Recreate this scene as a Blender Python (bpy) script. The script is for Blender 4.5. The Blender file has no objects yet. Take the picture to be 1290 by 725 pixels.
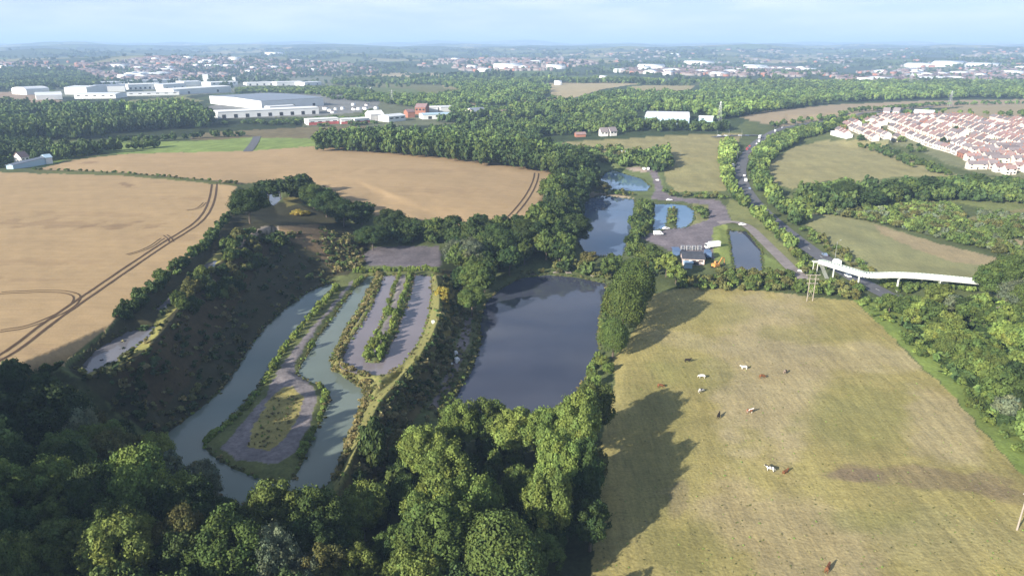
import bpy, bmesh, math, random
import numpy as np
from mathutils import Vector, Matrix
from mathutils.bvhtree import BVHTree
from mathutils.geometry import delaunay_2d_cdt

sc = bpy.context.scene
COL = sc.collection
rng = np.random.default_rng(7)
random.seed(7)

# ------------------------------------------------------------------ camera, light, exposure
F = 900.0; H = 100.0; CX, CY = 645.0, 362.5
PITCH = math.atan((CY - 58.0) / F)
SUN_EL = 22.5
SUN_AZ = 47.0          # shadows fall towards +Y turned this far to +X
cam_d = bpy.data.cameras.new('camera'); cam = bpy.data.objects.new('camera', cam_d); COL.objects.link(cam)
cam.location = (0, 0, H); cam.rotation_euler = (math.pi/2 - PITCH, 0, 0)
cam_d.sensor_width = 36; cam_d.lens = 36 * F / 1290.0
cam_d.clip_start = 1; cam_d.clip_end = 120000
sc.camera = cam

w = bpy.data.worlds.new('World'); sc.world = w; w.use_nodes = True
nt = w.node_tree; nt.nodes.clear()
out = nt.nodes.new('ShaderNodeOutputWorld'); bg = nt.nodes.new('ShaderNodeBackground')
sky = nt.nodes.new('ShaderNodeTexSky'); sky.sky_type = 'NISHITA'; sky.sun_disc = False
sky.sun_elevation = math.radians(SUN_EL); sky.sun_rotation = math.radians(180 + SUN_AZ)
sky.altitude = 100; sky.air_density = 1.0; sky.dust_density = 0.1; sky.ozone_density = 4.5
bg.inputs['Strength'].default_value = 0.055
tc = nt.nodes.new('ShaderNodeTexCoord'); mp = nt.nodes.new('ShaderNodeMapping')
mp.inputs['Scale'].default_value = (2.2, 2.2, 15)
n1 = nt.nodes.new('ShaderNodeTexNoise'); n1.inputs['Scale'].default_value = 2.6; n1.inputs['Detail'].default_value = 7; n1.inputs['Roughness'].default_value = .6
cr = nt.nodes.new('ShaderNodeValToRGB'); cr.color_ramp.elements[0].position = .40; cr.color_ramp.elements[1].position = .74
cr.color_ramp.elements[1].color = (.75, .75, .75, 1)
mx = nt.nodes.new('ShaderNodeMix'); mx.data_type = 'RGBA'
mx.inputs[7].default_value = (9.2, 9.5, 10.2, 1)
L = nt.links.new
L(tc.outputs['Generated'], mp.inputs['Vector']); L(mp.outputs['Vector'], n1.inputs['Vector']); L(n1.outputs['Fac'], cr.inputs['Fac'])
L(cr.outputs['Color'], mx.inputs[0]); 
sx = nt.nodes.new('ShaderNodeSeparateXYZ'); L(tc.outputs['Generated'], sx.inputs[0])
hr_ = nt.nodes.new('ShaderNodeMapRange'); hr_.inputs['From Min'].default_value = 0; hr_.inputs['From Max'].default_value = .3; hr_.inputs['To Min'].default_value = .8; hr_.inputs['To Max'].default_value = 0; L(sx.outputs['Z'], hr_.inputs['Value'])
mh = nt.nodes.new('ShaderNodeMix'); mh.data_type = 'RGBA'; mh.inputs[7].default_value = (5.7, 6.8, 8.8, 1); L(hr_.outputs[0], mh.inputs[0]); L(sky.outputs['Color'], mh.inputs[6])
L(mh.outputs[2], mx.inputs[6]); L(mx.outputs[2], bg.inputs['Color']); L(bg.outputs[0], out.inputs['Surface'])

sd = bpy.data.lights.new('sun', 'SUN'); sun = bpy.data.objects.new('sun', sd); COL.objects.link(sun)
sd.energy = 4.8; sd.angle = math.radians(.6); sd.color = (1, .93, .82)
e, a = math.radians(SUN_EL), math.radians(SUN_AZ)
SD = Vector((math.sin(a)*math.cos(e), math.cos(a)*math.cos(e), -math.sin(e)))     # the way the light travels
sun.rotation_euler = SD.to_track_quat('-Z', 'Y').to_euler()
sun.location = (-200, -200, 250)

sc.view_settings.view_transform = 'Standard'; sc.view_settings.look = 'None'
sc.view_settings.exposure = 1.16; sc.view_settings.gamma = 1
sc.render.engine = 'CYCLES'
sc.cycles.use_denoising = True
sc.cycles.max_bounces = 5; sc.cycles.diffuse_bounces = 2; sc.cycles.glossy_bounces = 2; sc.cycles.transmission_bounces = 2
sc.cycles.volume_bounces = 1; sc.cycles.transparent_max_bounces = 4
sc.cycles.caustics_reflective = False; sc.cycles.caustics_refractive = False

# ------------------------------------------------------------------ helpers
sp, cp = math.sin(PITCH), math.cos(PITCH)
def ray(px, py):
    u, v = (px-CX)/F, (CY-py)/F
    return Vector((u, cp + v*sp, -sp + v*cp))
def P(px, py, z=0.0):
    d = ray(px, py); t = (z - H)/d.z
    return (d.x*t, d.y*t, z)
def proj(X, Y, Z):
    dz = Z - H
    dep = Y*cp - dz*sp
    up = Y*sp + dz*cp
    dep = np.maximum(dep, 1e-3)
    return CX + F*X/dep, CY - F*up/dep, dep

def tag(o, label=None, cat=None, group=None, kind=None):
    if label: o['label'] = label
    if cat: o['category'] = cat
    if group: o['group'] = group
    if kind: o['kind'] = kind
    return o
def link(o, parent=None):
    COL.objects.link(o)
    if parent: o.parent = parent
    return o
def empty(name, loc=(0,0,0), rz=0):
    o = bpy.data.objects.new(name, None); o.empty_display_size = .5
    o.location = loc; o.rotation_euler = (0, 0, rz)
    return link(o)
def np_mesh(name, V, Fq, mats=(), midx=None, smooth=False, cols=None):
    V = np.asarray(V, np.float32); Fq = np.asarray(Fq, np.int32); k = Fq.shape[1]
    me = bpy.data.meshes.new(name)
    me.vertices.add(len(V)); me.vertices.foreach_set('co', V.ravel())
    me.loops.add(Fq.size); me.loops.foreach_set('vertex_index', Fq.ravel())
    me.polygons.add(len(Fq)); me.polygons.foreach_set('loop_start', np.arange(0, Fq.size, k, dtype=np.int32))
    for m in mats: me.materials.append(m)
    if midx is not None: me.polygons.foreach_set('material_index', np.asarray(midx, np.int32))
    if smooth: me.polygons.foreach_set('use_smooth', np.ones(len(Fq), bool))
    me.update(calc_edges=True)
    if cols is not None:
        ca = me.color_attributes.new('cover', 'FLOAT_COLOR', 'POINT')
        c4 = np.ones((len(V), 4), np.float32); c4[:, :3] = cols
        ca.data.foreach_set('color', c4.ravel())
    return me
def np_obj(name, me, parent=None):
    return link(bpy.data.objects.new(name, me), parent)

class MB:
    def __init__(s): s.v = []; s.f = []; s.m = []
    def add(s, vs, fs, m=0):
        b = len(s.v); s.v += [tuple(x) for x in vs]; s.f += [tuple(b+i for i in f) for f in fs]; s.m += [m]*len(fs); return s
    def box(s, x0, y0, z0, x1, y1, z1, m=0, rz=0, c=(0, 0)):
        vs = [(x, y, z) for z in (z0, z1) for x, y in ((x0, y0), (x1, y0), (x1, y1), (x0, y1))]
        if rz:
            co, si = math.cos(rz), math.sin(rz)
            vs = [(c[0]+(x-c[0])*co-(y-c[1])*si, c[1]+(x-c[0])*si+(y-c[1])*co, z) for x, y, z in vs]
        return s.add(vs, [(0,3,2,1),(4,5,6,7),(0,1,5,4),(1,2,6,5),(2,3,7,6),(3,0,4,7)], m)
    def tube(s, p0, p1, r0, r1=None, n=8, m=0):
        r1 = r0 if r1 is None else r1
        p0, p1 = Vector(p0), Vector(p1); d = (p1-p0).normalized()
        a = d.orthogonal().normalized(); b = d.cross(a)
        vs = [p + (a*math.cos(t)+b*math.sin(t))*r for p, r in ((p0, r0), (p1, r1)) for t in [2*math.pi*i/n for i in range(n)]]
        fs = [(i, (i+1) % n, n+(i+1) % n, n+i) for i in range(n)] + [tuple(range(n))[::-1], tuple(range(n, 2*n))]
        return s.add(vs, fs, m)
    def prism(s, prof, y0, y1, m=0, ax='y'):           # profile in (x,z) pushed along y, or (y,z) along x
        n = len(prof)
        if ax == 'y': vs = [(a, y0, b) for a, b in prof] + [(a, y1, b) for a, b in prof]
        else: vs = [(y0, a, b) for a, b in prof] + [(y1, a, b) for a, b in prof]
        fs = [(i, (i+1) % n, n+(i+1) % n, n+i) for i in range(n)] + [tuple(range(n))[::-1], tuple(range(n, 2*n))]
        return s.add(vs, fs, m)
    def build(s, name, mats, parent=None, smooth=False):
        me = bpy.data.meshes.new(name); me.from_pydata(s.v, [], s.f)
        for m in (mats if isinstance(mats, (list, tuple)) else [mats]): me.materials.append(m)
        me.polygons.foreach_set('material_index', s.m)
        if smooth: me.polygons.foreach_set('use_smooth', [True]*len(s.f))
        me.update()
        bm = bmesh.new(); bm.from_mesh(me); bmesh.ops.recalc_face_normals(bm, faces=bm.faces); bm.to_mesh(me); bm.free()
        return link(bpy.data.objects.new(name, me), parent)

def children(o): return KIDS.get(o.name, [])
def copy_tree(o, parent=None, kids=None):
    c = o.copy(); COL.objects.link(c); c.parent = parent
    for ch in [x for x in (kids or list(o.children))]:
        copy_tree(ch, c)
    return c

# ------------------------------------------------------------------ materials
def mat(name, color, rough=.8, spec=.3, metal=0, noise=None, bump=None, attr=None, trans=0, objrand=0, emit=None, co='Object'):
    m = bpy.data.materials.new(name); m.use_nodes = True; t = m.node_tree; N = t.nodes; K = t.links.new
    b = N['Principled BSDF']; b.inputs['Roughness'].default_value = rough; b.inputs['Metallic'].default_value = metal
    b.inputs['Specular IOR Level'].default_value = spec
    cs = None
    if attr:
        an = N.new('ShaderNodeAttribute'); an.attribute_name = attr; cs = an.outputs['Color']
    if cs is None:
        rgb = N.new('ShaderNodeRGB'); rgb.outputs[0].default_value = (*color, 1); cs = rgb.outputs[0]
    elif color is not None:
        mu = N.new('ShaderNodeMix'); mu.data_type = 'RGBA'; mu.blend_type = 'MULTIPLY'; mu.inputs[0].default_value = 1
        K(cs, mu.inputs[6]); mu.inputs[7].default_value = (*color, 1); cs = mu.outputs[2]
    tcn = None
    for (scale, amount, stretch, tint) in (noise or []):
        if tcn is None:
            tcn = N.new('ShaderNodeNewGeometry').outputs['Position'] if co == 'World' else N.new('ShaderNodeTexCoord').outputs['Object']
        ma = N.new('ShaderNodeMapping'); ma.inputs['Scale'].default_value = stretch[:3]; ma.inputs['Rotation'].default_value = (0, 0, stretch[3] if len(stretch) > 3 else 0)
        no = N.new('ShaderNodeTexNoise'); no.inputs['Scale'].default_value = scale; no.inputs['Detail'].default_value = 4; no.inputs['Roughness'].default_value = .65
        K(tcn, ma.inputs['Vector']); K(ma.outputs[0], no.inputs['Vector'])
        mr = N.new('ShaderNodeMapRange'); mr.inputs['From Min'].default_value = .3; mr.inputs['From Max'].default_value = .7
        K(no.outputs['Fac'], mr.inputs['Value'])
        lo = tuple(max(0, 1 - amount*c) for c in tint); hi = tuple(1 + amount*c for c in tint)
        mc = N.new('ShaderNodeMix'); mc.data_type = 'RGBA'; K(mr.outputs[0], mc.inputs[0]); mc.inputs[6].default_value = (*lo, 1); mc.inputs[7].default_value = (*hi, 1)
        mu = N.new('ShaderNodeMix'); mu.data_type = 'RGBA'; mu.blend_type = 'MULTIPLY'; mu.inputs[0].default_value = 1
        K(cs, mu.inputs[6]); K(mc.outputs[2], mu.inputs[7]); cs = mu.outputs[2]
    if objrand:
        oi = N.new('ShaderNodeObjectInfo'); mr = N.new('ShaderNodeMapRange'); mr.inputs['To Min'].default_value = 1-objrand; mr.inputs['To Max'].default_value = 1+objrand
        K(oi.outputs['Random'], mr.inputs['Value']); hs = N.new('ShaderNodeHueSaturation'); K(mr.outputs[0], hs.inputs['Value'])
        m2 = N.new('ShaderNodeMath'); m2.operation = 'MULTIPLY'; m2.inputs[1].default_value = 7.31; K(oi.outputs['Random'], m2.inputs[0])
        m3 = N.new('ShaderNodeMath'); m3.operation = 'FRACT'; K(m2.outputs[0], m3.inputs[0])
        m4 = N.new('ShaderNodeMapRange'); m4.inputs['To Min'].default_value = .482; m4.inputs['To Max'].default_value = .506; K(m3.outputs[0], m4.inputs['Value']); K(m4.outputs[0], hs.inputs['Hue'])
        K(cs, hs.inputs['Color']); cs = hs.outputs[0]
    K(cs, b.inputs['Base Color'])
    if bump:
        (bs, bst, bd) = bump
        if tcn is None: tcn = N.new('ShaderNodeNewGeometry').outputs['Position'] if co == 'World' else N.new('ShaderNodeTexCoord').outputs['Object']
        nb = N.new('ShaderNodeTexNoise'); nb.inputs['Scale'].default_value = bs; nb.inputs['Detail'].default_value = 5
        K(tcn, nb.inputs['Vector']); bp = N.new('ShaderNodeBump'); bp.inputs['Strength'].default_value = bst; bp.inputs['Distance'].default_value = bd
        K(nb.outputs['Fac'], bp.inputs['Height']); K(bp.outputs[0], b.inputs['Normal'])
    if trans:
        tr = N.new('ShaderNodeBsdfTranslucent'); K(cs, tr.inputs['Color']); ms = N.new('ShaderNodeMixShader'); ms.inputs[0].default_value = trans
        K(b.outputs[0], ms.inputs[1]); K(tr.outputs[0], ms.inputs[2]); K(ms.outputs[0], N['Material Output'].inputs['Surface'])
    if emit:
        b.inputs['Emission Color'].default_value = (*emit[0], 1); b.inputs['Emission Strength'].default_value = emit[1]
    return m
U3 = (1, 1, 1)
M = {}
M['ground'] = mat('rough ground', None, .95, .1, attr='cover', noise=[(.9, .22, (1,1,1), U3), (.12, .18, (1,1,1), (1,.8,.6)), (.02, .12, (1,1,1), U3)], bump=(.8, .5, .35), co='World')
M['wheat'] = mat('ripe wheat', None, .9, .15, attr='cover', noise=[(1., .10, (.05,1.3,1,.1), U3), (1.6, .08, (1,1,1), U3), (.25, .05, (.2,1.5,1,.1), (1,.9,.8))], bump=(1.5, .35, .2), co='World')
M['pasture'] = mat('dry pasture grass', None, .9, .12, attr='cover', noise=[(.5, .17, (2.4,.25,1,-.12), (1,.9,.7)), (1.5, .22, U3, U3), (.3, .08, (.3,1.6,1,.1), U3), (.05, .10, U3, (1.,.8,.4))], bump=(1.2, .6, .3), co='World')
M['mud'] = mat('bare spoil and mud', None, .9, .2, attr='cover', noise=[(.7, .28, U3, U3), (.12, .28, U3, (1,.95,.9))], bump=(.9, .5, .3), co='World')
M['asphalt'] = mat('asphalt', (.12, .12, .13), .85, .3, noise=[(.3, .15, U3, U3)], co='World')
M['track'] = mat('gravel track', (.24, .21, .20), .9, .2, noise=[(.3, .2, U3, U3), (.05, .15, U3, U3)], co='World')
M['wheel'] = mat('pressed wheat wheelings', (.10, .066, .042), .95, .1, noise=[(.4, .2, U3, U3)], co='World')
M['paint'] = mat('white road paint', (.7, .7, .68), .6)
def water(name, col, rough=.04, bs=.6, st=.03, spec=.5):
    m = mat(name, col, rough, spec, noise=[(.02, .12, U3, U3)], bump=(bs, st, .2), co='World')
    m.node_tree.nodes['Principled BSDF'].inputs['IOR'].default_value = 1.34
    return m
M['w_lake'] = water('dark lake water', (.052, .058, .082), .03)
M['w_green'] = water('silty green pond water', (.150, .182, .155), .08)
M['w_brown'] = water('silty mauve pond water', (.205, .180, .190), .06)
M['w_pool'] = water('small pool water', (.15, .145, .155), .05)
M['w_skyfar'] = water('sky tinted far water', (.11, .19, .30), .05)  # blue of the reflected sky put into the base colour
M['w_skymid'] = water('sky tinted pond water', (.085, .12, .19), .05)  # base colour tinted for the sky this pond would mirror
LEAF = {}
def leafmat(k, c, tr=.18, var=.2): LEAF[k] = mat('leaves '+k, c, .7, .12, attr='cover', trans=tr, objrand=var)
leafmat('dark', (.048, .078, .024))
leafmat('mid', (.092, .132, .034))
leafmat('bright', (.160, .215, .052), .22)
leafmat('grey', (.150, .180, .105))
leafmat('olive', (.120, .125, .040))
leafmat('ochre', (.23, .20, .085))
leafmat('lime', (.20, .28, .065), .24)
leafmat('gorse', (.32, .27, .05))
LEAF['stuff'] = mat('far leaves', None, .7, .2, attr='cover', trans=.1)
M['bark'] = mat('bark', (.12, .095, .07), .9, noise=[(2, .3, U3, U3)])
M['white'] = mat('white cladding', (.78, .78, .76), .5, noise=[(.05, .06, U3, U3)])
M['cream'] = mat('cream render', (.70, .62, .54), .8, noise=[(.2, .1, U3, U3)])
M['pinkr'] = mat('pinkish render', (.66, .53, .48), .8, noise=[(.2, .1, U3, U3)])
M['whiter'] = mat('white render', (.74, .70, .66), .8)
M['townwall'] = mat('far town walls', (.25,.22,.205), .9)
M['townroof'] = mat('far town roofs', (.22,.15,.135), .9)
M['brick'] = mat('red brick', (.34, .15, .10), .9, noise=[(.5, .15, U3, U3)])
M['redroof'] = mat('red clay tiles', (.27, .185, .168), .8, noise=[(.8, .2, U3, U3)], objrand=.2)
M['greyroof'] = mat('grey brown concrete tiles', (.20, .17, .172), .8, noise=[(.8, .2, U3, U3)], objrand=.25)
M['metalroof'] = mat('grey sheet roofing', (.23, .26, .31), .45, noise=[(.03, .1, (8,1,1), U3)])
M['palegrey'] = mat('pale grey sheet roofing', (.66, .68, .69), .5, noise=[(.05, .06, U3, U3)])
M['darkroof'] = mat('dark felt roofing', (.07,.075,.09), .8, noise=[(.6, .3, U3, U3)])
M['blueroof'] = mat('pale blue sheet', (.42, .56, .66), .45)
M['bluecl'] = mat('blue steel', (.10, .16, .28), .5)
M['redcl'] = mat('red cladding', (.50, .13, .12), .5)
M['glass'] = mat('dark glazing', (.03, .04, .05), .1, .6)
M['dark'] = mat('dark opening', (.03, .03, .035), .7)
M['rubber'] = mat('black rubber', (.02, .02, .02), .8)
M['steel'] = mat('galvanised steel', (.45, .46, .46), .45, metal=.6)
M['wood'] = mat('weathered pole wood', (.36, .31, .26), .9, noise=[(3, .2, (1,1,.1), U3)])
M['bridge'] = mat('pale green bridge mesh', (.56, .64, .55), .6, noise=[(.6, .07, U3, U3)])
M['deck'] = mat('pale bridge deck', (.55, .56, .52), .8)
M['orange'] = mat('orange machine paint', (.55, .27, .08), .4)
M['carwhite'] = mat('white car paint', (.80, .80, .80), .25, .5)
M['carblue'] = mat('silver blue car paint', (.25, .33, .45), .25, .5, metal=.3)
M['carred'] = mat('red car paint', (.5, .04, .03), .3)
M['cargrey'] = mat('dark grey car paint', (.09, .09, .10), .25, .5)
M['lamp'] = mat('headlamp glass', (.8, .8, .8), .1)
M['tail'] = mat('tail lamp', (.5, .02, .02), .3)

# ------------------------------------------------------------------ terrain
U_POND = [(419,355),(404,361),(390,367),(374,377),(360,387),(346,400),(333,413),(322,427),(312,440),(300,461),(287,480),(272,498),(250,515),(228,532),(212,543),(205,552),(215,575),(245,605),(290,632),(320,640),(365,638),(400,622),(418,604),(432,575),(445,540),(456,515),(462,500),(458,487),(446,477),(430,470),(418,462),(417,452),(428,430),(440,407),(452,388),(462,368),(473,348),(464,347),(453,357),(441,370),(428,387),(414,407),(400,425),(390,443),(380,458),(372,470),(385,478),(400,484),(412,493),(414,505),(406,525),(396,545),(385,570),(376,592),(368,603),(352,607),(325,601),(295,590),(270,575),(256,562),(258,553),(275,540),(300,515),(322,492),(340,463),(352,445),(372,420),(390,395),(405,378),(420,363)]
B_POND = [(483,347),(476,365),(468,385),(457,405),(445,422),(434,440),(428,455),(432,463),(450,469),(475,472),(490,470),(508,457),(522,440),(533,420),(540,398),(544,370),(544,347),(522,345),(517,370),(508,395),(496,425),(484,448),(478,456),(466,456),(459,450),(468,430),(480,405),(492,375),(500,346)]
LAKE = [(655,350),(690,346),(725,349),(765,357),(764,372),(758,388),(755,405),(752,425),(755,440),(748,458),(739,473),(728,490),(712,508),(690,522),(655,532),(610,535),(575,530),(560,520),(568,505),(580,487),(593,468),(600,448),(605,430),(604,412),(606,395),(614,378),(632,363)]
POND2 = [(740,250),(757,246),(800,251),(799,270),(795,290),(789,312),(785,322),(738,322),(728,305),(728,280),(731,262)]
POND3 = [(750,232),(762,218),(772,214),(790,220),(808,225),(820,235),(816,240),(795,240),(768,238)]
POND4 = [(824,257),(850,257),(866,259),(875,266),(875,276),(866,286),(852,288),(851,279),(853,263),(843,262),(841,276),(839,287),(822,290)]
POND5 = [(917,290),(941,291),(959,315),(962,341),(927,345),(921,319)]
PA = [(97,465),(120,440),(160,417),(197,410),(190,422),(177,433),(143,457),(110,470)]
PB = [(195,390),(220,367),(240,357),(236,364),(227,373),(207,390)]
PC = [(243,346),(260,331),(274,327),(267,341),(253,347)]
PD = [(338,238),(352,240),(355,250),(345,260),(334,250)]
PONDS = [('pond', U_POND, -1.0, 'w_green'), ('pond', B_POND, 2.2, 'w_brown'), ('lake', LAKE, -4.0, 'w_lake'), ('pond', POND2, -3.6, 'w_skymid'),
         ('pond', POND3, -3.4, 'w_skyfar'), ('pond', POND4, -3.3, 'w_skyfar'), ('pond', POND5, -2.8, 'w_lake'), ('pond', PA, 14.2, 'w_pool'),
         ('pond', PB, 14.4, 'w_pool'), ('pond', PC, 14.6, 'w_pool'), ('pond', PD, 11.0, 'w_lake')]
LINES = [(True, pl, z) for _, pl, z, _ in PONDS]
def ln(z, *pts): LINES.append((False, pts, z))
ln(18, (-400,520),(0,468),(75,462),(88,448),(140,408),(157,385),(205,345),(240,325),(272,290),(290,262),(298,234))
ln(17, (0,216),(150,219),(268,230))
ln(17, (-400,216),(-100,216))
ln(15.6, (100,480),(150,464),(185,440),(215,405),(235,375),(265,345),(300,310),(320,294),(345,284))
ln(11, (350,270),(372,265),(390,262)); ln(10, (345,300),(395,300)); ln(4.5, (430,270),(455,290),(470,300))
ln(0.5, (430,330),(445,325),(462,338)); ln(1.6, (463,315),(478,310),(554,311),(555,334),(457,332))
ln(3.0, (460,297),(500,294),(560,294),(600,290),(650,287))
ln(13, (310,240),(350,226),(400,236),(440,252)); ln(8, (480,272),(520,274),(560,278)); ln(5.5, (600,280),(655,284))
ln(4.5, (670,270),(684,245),(697,224),(690,213)); ln(10, (600,202),(480,188)); ln(13, (395,185),(310,190),(160,193),(60,210)); ln(14, (480,230),(400,210),(300,210))
ln(9, (0,182),(200,181),(400,176)); ln(3, (0,165),(200,165),(400,165),(600,180),(700,200))
ln(6.0, (549,345),(554,375),(553,400),(545,420),(530,445),(508,470),(478,505),(457,545),(437,590),(418,628))
ln(-3.4, (590,345),(588,372),(584,400),(575,430),(563,470),(548,498),(523,530),(500,560),(478,600),(460,650))
ln(2.4, (477,355),(462,390),(447,415),(425,445),(424,462),(450,474),(480,480))
ln(0.6, (500,478),(470,500),(462,515),(450,545),(438,575),(424,604))
ln(0, (350,690),(250,680),(420,700)); ln(12, (0,600),(-300,620)); ln(11, (0,725),(-300,900)); ln(5,(300,725),(300,900)); ln(9,(100,650),(160,680)); ln(9, (-300,560)); ln(8,(60,500),(0,520)); ln(1.5, (150,560),(80,600)); ln(5, (180,600),(150,610)); ln(2.5,(210,625),(235,655))
ln(-2.5, (560,560),(640,560),(700,540),(740,500)); ln(-1, (640,725),(640,900),(720,640))
ln(-3.6, (610,345),(640,338),(700,338)); ln(-2.8, (720,338),(770,345),(800,350)); ln(-3.2, (716,300),(718,260),(735,240))
ln(-2.5, (770,390),(768,440),(757,475),(745,505))
ln(-.5, (820,380),(800,430),(785,480),(770,540),(760,600),(755,725),(740,900)); ln(0, (860,362),(950,362),(1020,372)); ln(-2.6, (800,335),(850,342),(900,345),(1000,352))
ln(.5, (900,500),(1000,600),(950,725),(950,900)); ln(1, (1100,380),(1150,440),(1220,510),(1290,580),(1400,680)); ln(1.5, (1290,700),(1290,900),(1700,1000))
ln(0, (1120,370),(1180,400),(1240,438),(1290,470),(1500,600)); ln(1, (1230,355),(1400,380),(1800,500))
ln(-2.9, (811,300),(830,310),(897,312),(897,285),(852,290)); ln(-2.8, (905,282),(913,266),(900,256),(868,252),(835,246),(828,224)); ln(-2, (905,330),(907,290))
ln(-1, (980,323),(1005,345),(941,284)); ln(-1, (930,215),(945,250),(990,292),(1040,330),(1085,354)); ln(0, (962,172),(938,195)); ln(2, (978,163),(1060,150),(1180,135))
ln(1, (820,205),(880,185),(920,182),(700,180)); ln(-1, (860,235),(920,240)); ln(2, (960,215),(1000,185),(1060,185),(1130,210),(1000,235)); ln(0, (1000,250),(1100,260),(1290,270),(1020,275),(1150,345),(1260,330))
ln(3, (1130,185),(1190,212),(1240,225),(1400,260)); ln(10, (1060,165),(1120,175)); ln(9, (1200,185),(1400,200)); ln(16, (1090,150),(1290,150),(1500,150)); ln(10, (1290,130),(950,148))
pts2, zz, edges = [], [], []
for closed, pl, z in LINES:
    b = len(pts2)
    for (px, py) in pl:
        q = P(px, py, z); pts2.append((q[0], q[1])); zz.append(z)
    edges += [(b+i, b+i+1) for i in range(len(pl)-1)] + ([(b+len(pl)-1, b)] if closed else [])
for x, y, z in [(-6000,0,12),(6000,0,2),(-6000,1300,3),(6000,1300,3),(-700,1300,3),(0,1300,2),(700,1300,3),(-60,20,0),(60,20,0),(-600,20,5),(600,20,2)]:
    pts2.append((x, y)); zz.append(z)
def midline(cr_, sh_, zc, zs, f_, z):
    b = len(pts2); k = 0
    for (a_, c_) in zip(cr_, sh_):
        p, q = P(*a_, zc), P(*c_, zs); pts2.append((p[0]+(q[0]-p[0])*f_, p[1]+(q[1]-p[1])*f_)); zz.append(z)
    for i in range(len(cr_)-1): edges.append((b+i, b+i+1))
midline([(318,295),(300,310),(265,345),(235,375),(215,405),(185,440),(160,461)], [(400,364),(380,374),(350,397),(322,427),(300,461),(272,498),(238,524)], 15.6, -1, .5, 3.5)
midline([(553,385),(552,402),(543,421),(529,445),(508,470),(478,505)], [(587,378),(584,400),(575,430),(563,470),(548,498),(523,530)], 6, -3.4, .45, -.8)
ov, oe, of, ovm, _, _ = delaunay_2d_cdt([Vector(p) for p in pts2], edges, [], 0, 1e-4, True)
TV = np.array([(v.x, v.y) for v in ov]); TZ = np.array([np.mean([zz[i] for i in m]) if len(m) else np.nan for m in ovm])
for i in np.where(np.isnan(TZ))[0]:           # where two break lines cross
    dd = ((np.array(pts2) - TV[i])**2).sum(1); j = np.argsort(dd)[:2]; TZ[i] = np.mean([zz[q] for q in j])
TR = [f for f in of if len(f) == 3]

wr = np.random.default_rng(3)
WAV = [[(wr.uniform(0, 6.28), wr.uniform(0, 6.28), wr.uniform(.7, 1.4)) for _ in range(9)] for _ in range(5)]
def fbm(x, y, lam, octs=3, k0=0):
    o = np.zeros_like(x, dtype=float); amp = 1; tot = 0
    for k in range(octs):
        s = np.zeros_like(o); l = lam/(2.1**k)
        for (a_, p_, f_) in WAV[(k+k0) % 5]:
            s += np.sin((x*math.cos(a_) + y*math.sin(a_))*6.283*f_/l + p_ + k0)
        o += amp*s/3.0; tot += amp; amp *= .5
    return o/tot
def pip(x, y, poly):
    r = np.zeros(x.shape, bool); n = len(poly)
    for i in range(n):
        x0, y0 = poly[i][:2]; x1, y1 = poly[(i+1) % n][:2]
        if y0 == y1: continue
        c = (y0 > y) != (y1 > y)
        r ^= c & (x < (x1-x0)*(y-y0)/(y1-y0) + x0)
    return r
def dist_poly(x, y, poly, closed=True):
    d = np.full(x.shape, 1e9); n = len(poly)
    for i in range(n if closed else n-1):
        x0, y0 = poly[i][:2]; x1, y1 = poly[(i+1) % n][:2]
        dx, dy = x1-x0, y1-y0; t = np.clip(((x-x0)*dx+(y-y0)*dy)/(dx*dx+dy*dy+1e-9), 0, 1)
        d = np.minimum(d, np.hypot(x-x0-t*dx, y-y0-t*dy))
    return d
def smooth01(t): t = np.clip(t, 0, 1); return t*t*(3-2*t)
def tin(x, y):
    z = np.zeros_like(x); order = np.argsort(x); xs = x[order]
    for (a, b, c) in TR:
        A, B, C_ = TV[a], TV[b], TV[c]
        lo, hi = np.searchsorted(xs, min(A[0], B[0], C_[0])-1e-3), np.searchsorted(xs, max(A[0], B[0], C_[0])+1e-3)
        if hi <= lo: continue
        ii = order[lo:hi]; X, Y = x[ii], y[ii]
        m = (Y >= min(A[1], B[1], C_[1])-1e-3) & (Y <= max(A[1], B[1], C_[1])+1e-3); ii = ii[m]; X, Y = X[m], Y[m]
        det = (B[1]-C_[1])*(A[0]-C_[0]) + (C_[0]-B[0])*(A[1]-C_[1])
        if abs(det) < 1e-9 or not len(ii): continue
        l1 = ((B[1]-C_[1])*(X-C_[0]) + (C_[0]-B[0])*(Y-C_[1]))/det; l2 = ((C_[1]-A[1])*(X-C_[0]) + (A[0]-C_[0])*(Y-C_[1]))/det; l3 = 1-l1-l2
        k = (l1 >= -1e-6) & (l2 >= -1e-6) & (l3 >= -1e-6)
        z[ii[k]] = (l1*TZ[a] + l2*TZ[b] + l3*TZ[c])[k]
    return z
ISL = [([(420,363),(453,357),(441,370),(428,387),(414,407),(400,425),(390,443),(380,458),(372,470),(385,478),(400,484),(412,493),(414,505),(406,525),(396,545),(385,570),(376,592),(368,603),(352,607),(325,601),(295,590),(270,575),(256,562),(258,553),(275,540),(300,515),(322,492),(340,463),(352,445),(372,420),(390,395),(405,378)], -1.0),
 ([(522,345),(517,370),(508,395),(496,425),(484,448),(478,456),(466,456),(459,450),(468,430),(480,405),(492,375),(500,346)], 2.2), ([(852,288),(851,279),(853,263),(843,262),(841,276),(839,287)], -3.3)]
ISW = [([P(a_, b_, z_)[:2] for a_, b_ in pl_], z_) for pl_, z_ in ISL]
PW = []                                            # ponds in world coordinates
for nm, pl, z, m_ in PONDS: PW.append((nm, [P(px, py, z)[:2] for px, py in pl], z, m_))
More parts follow.
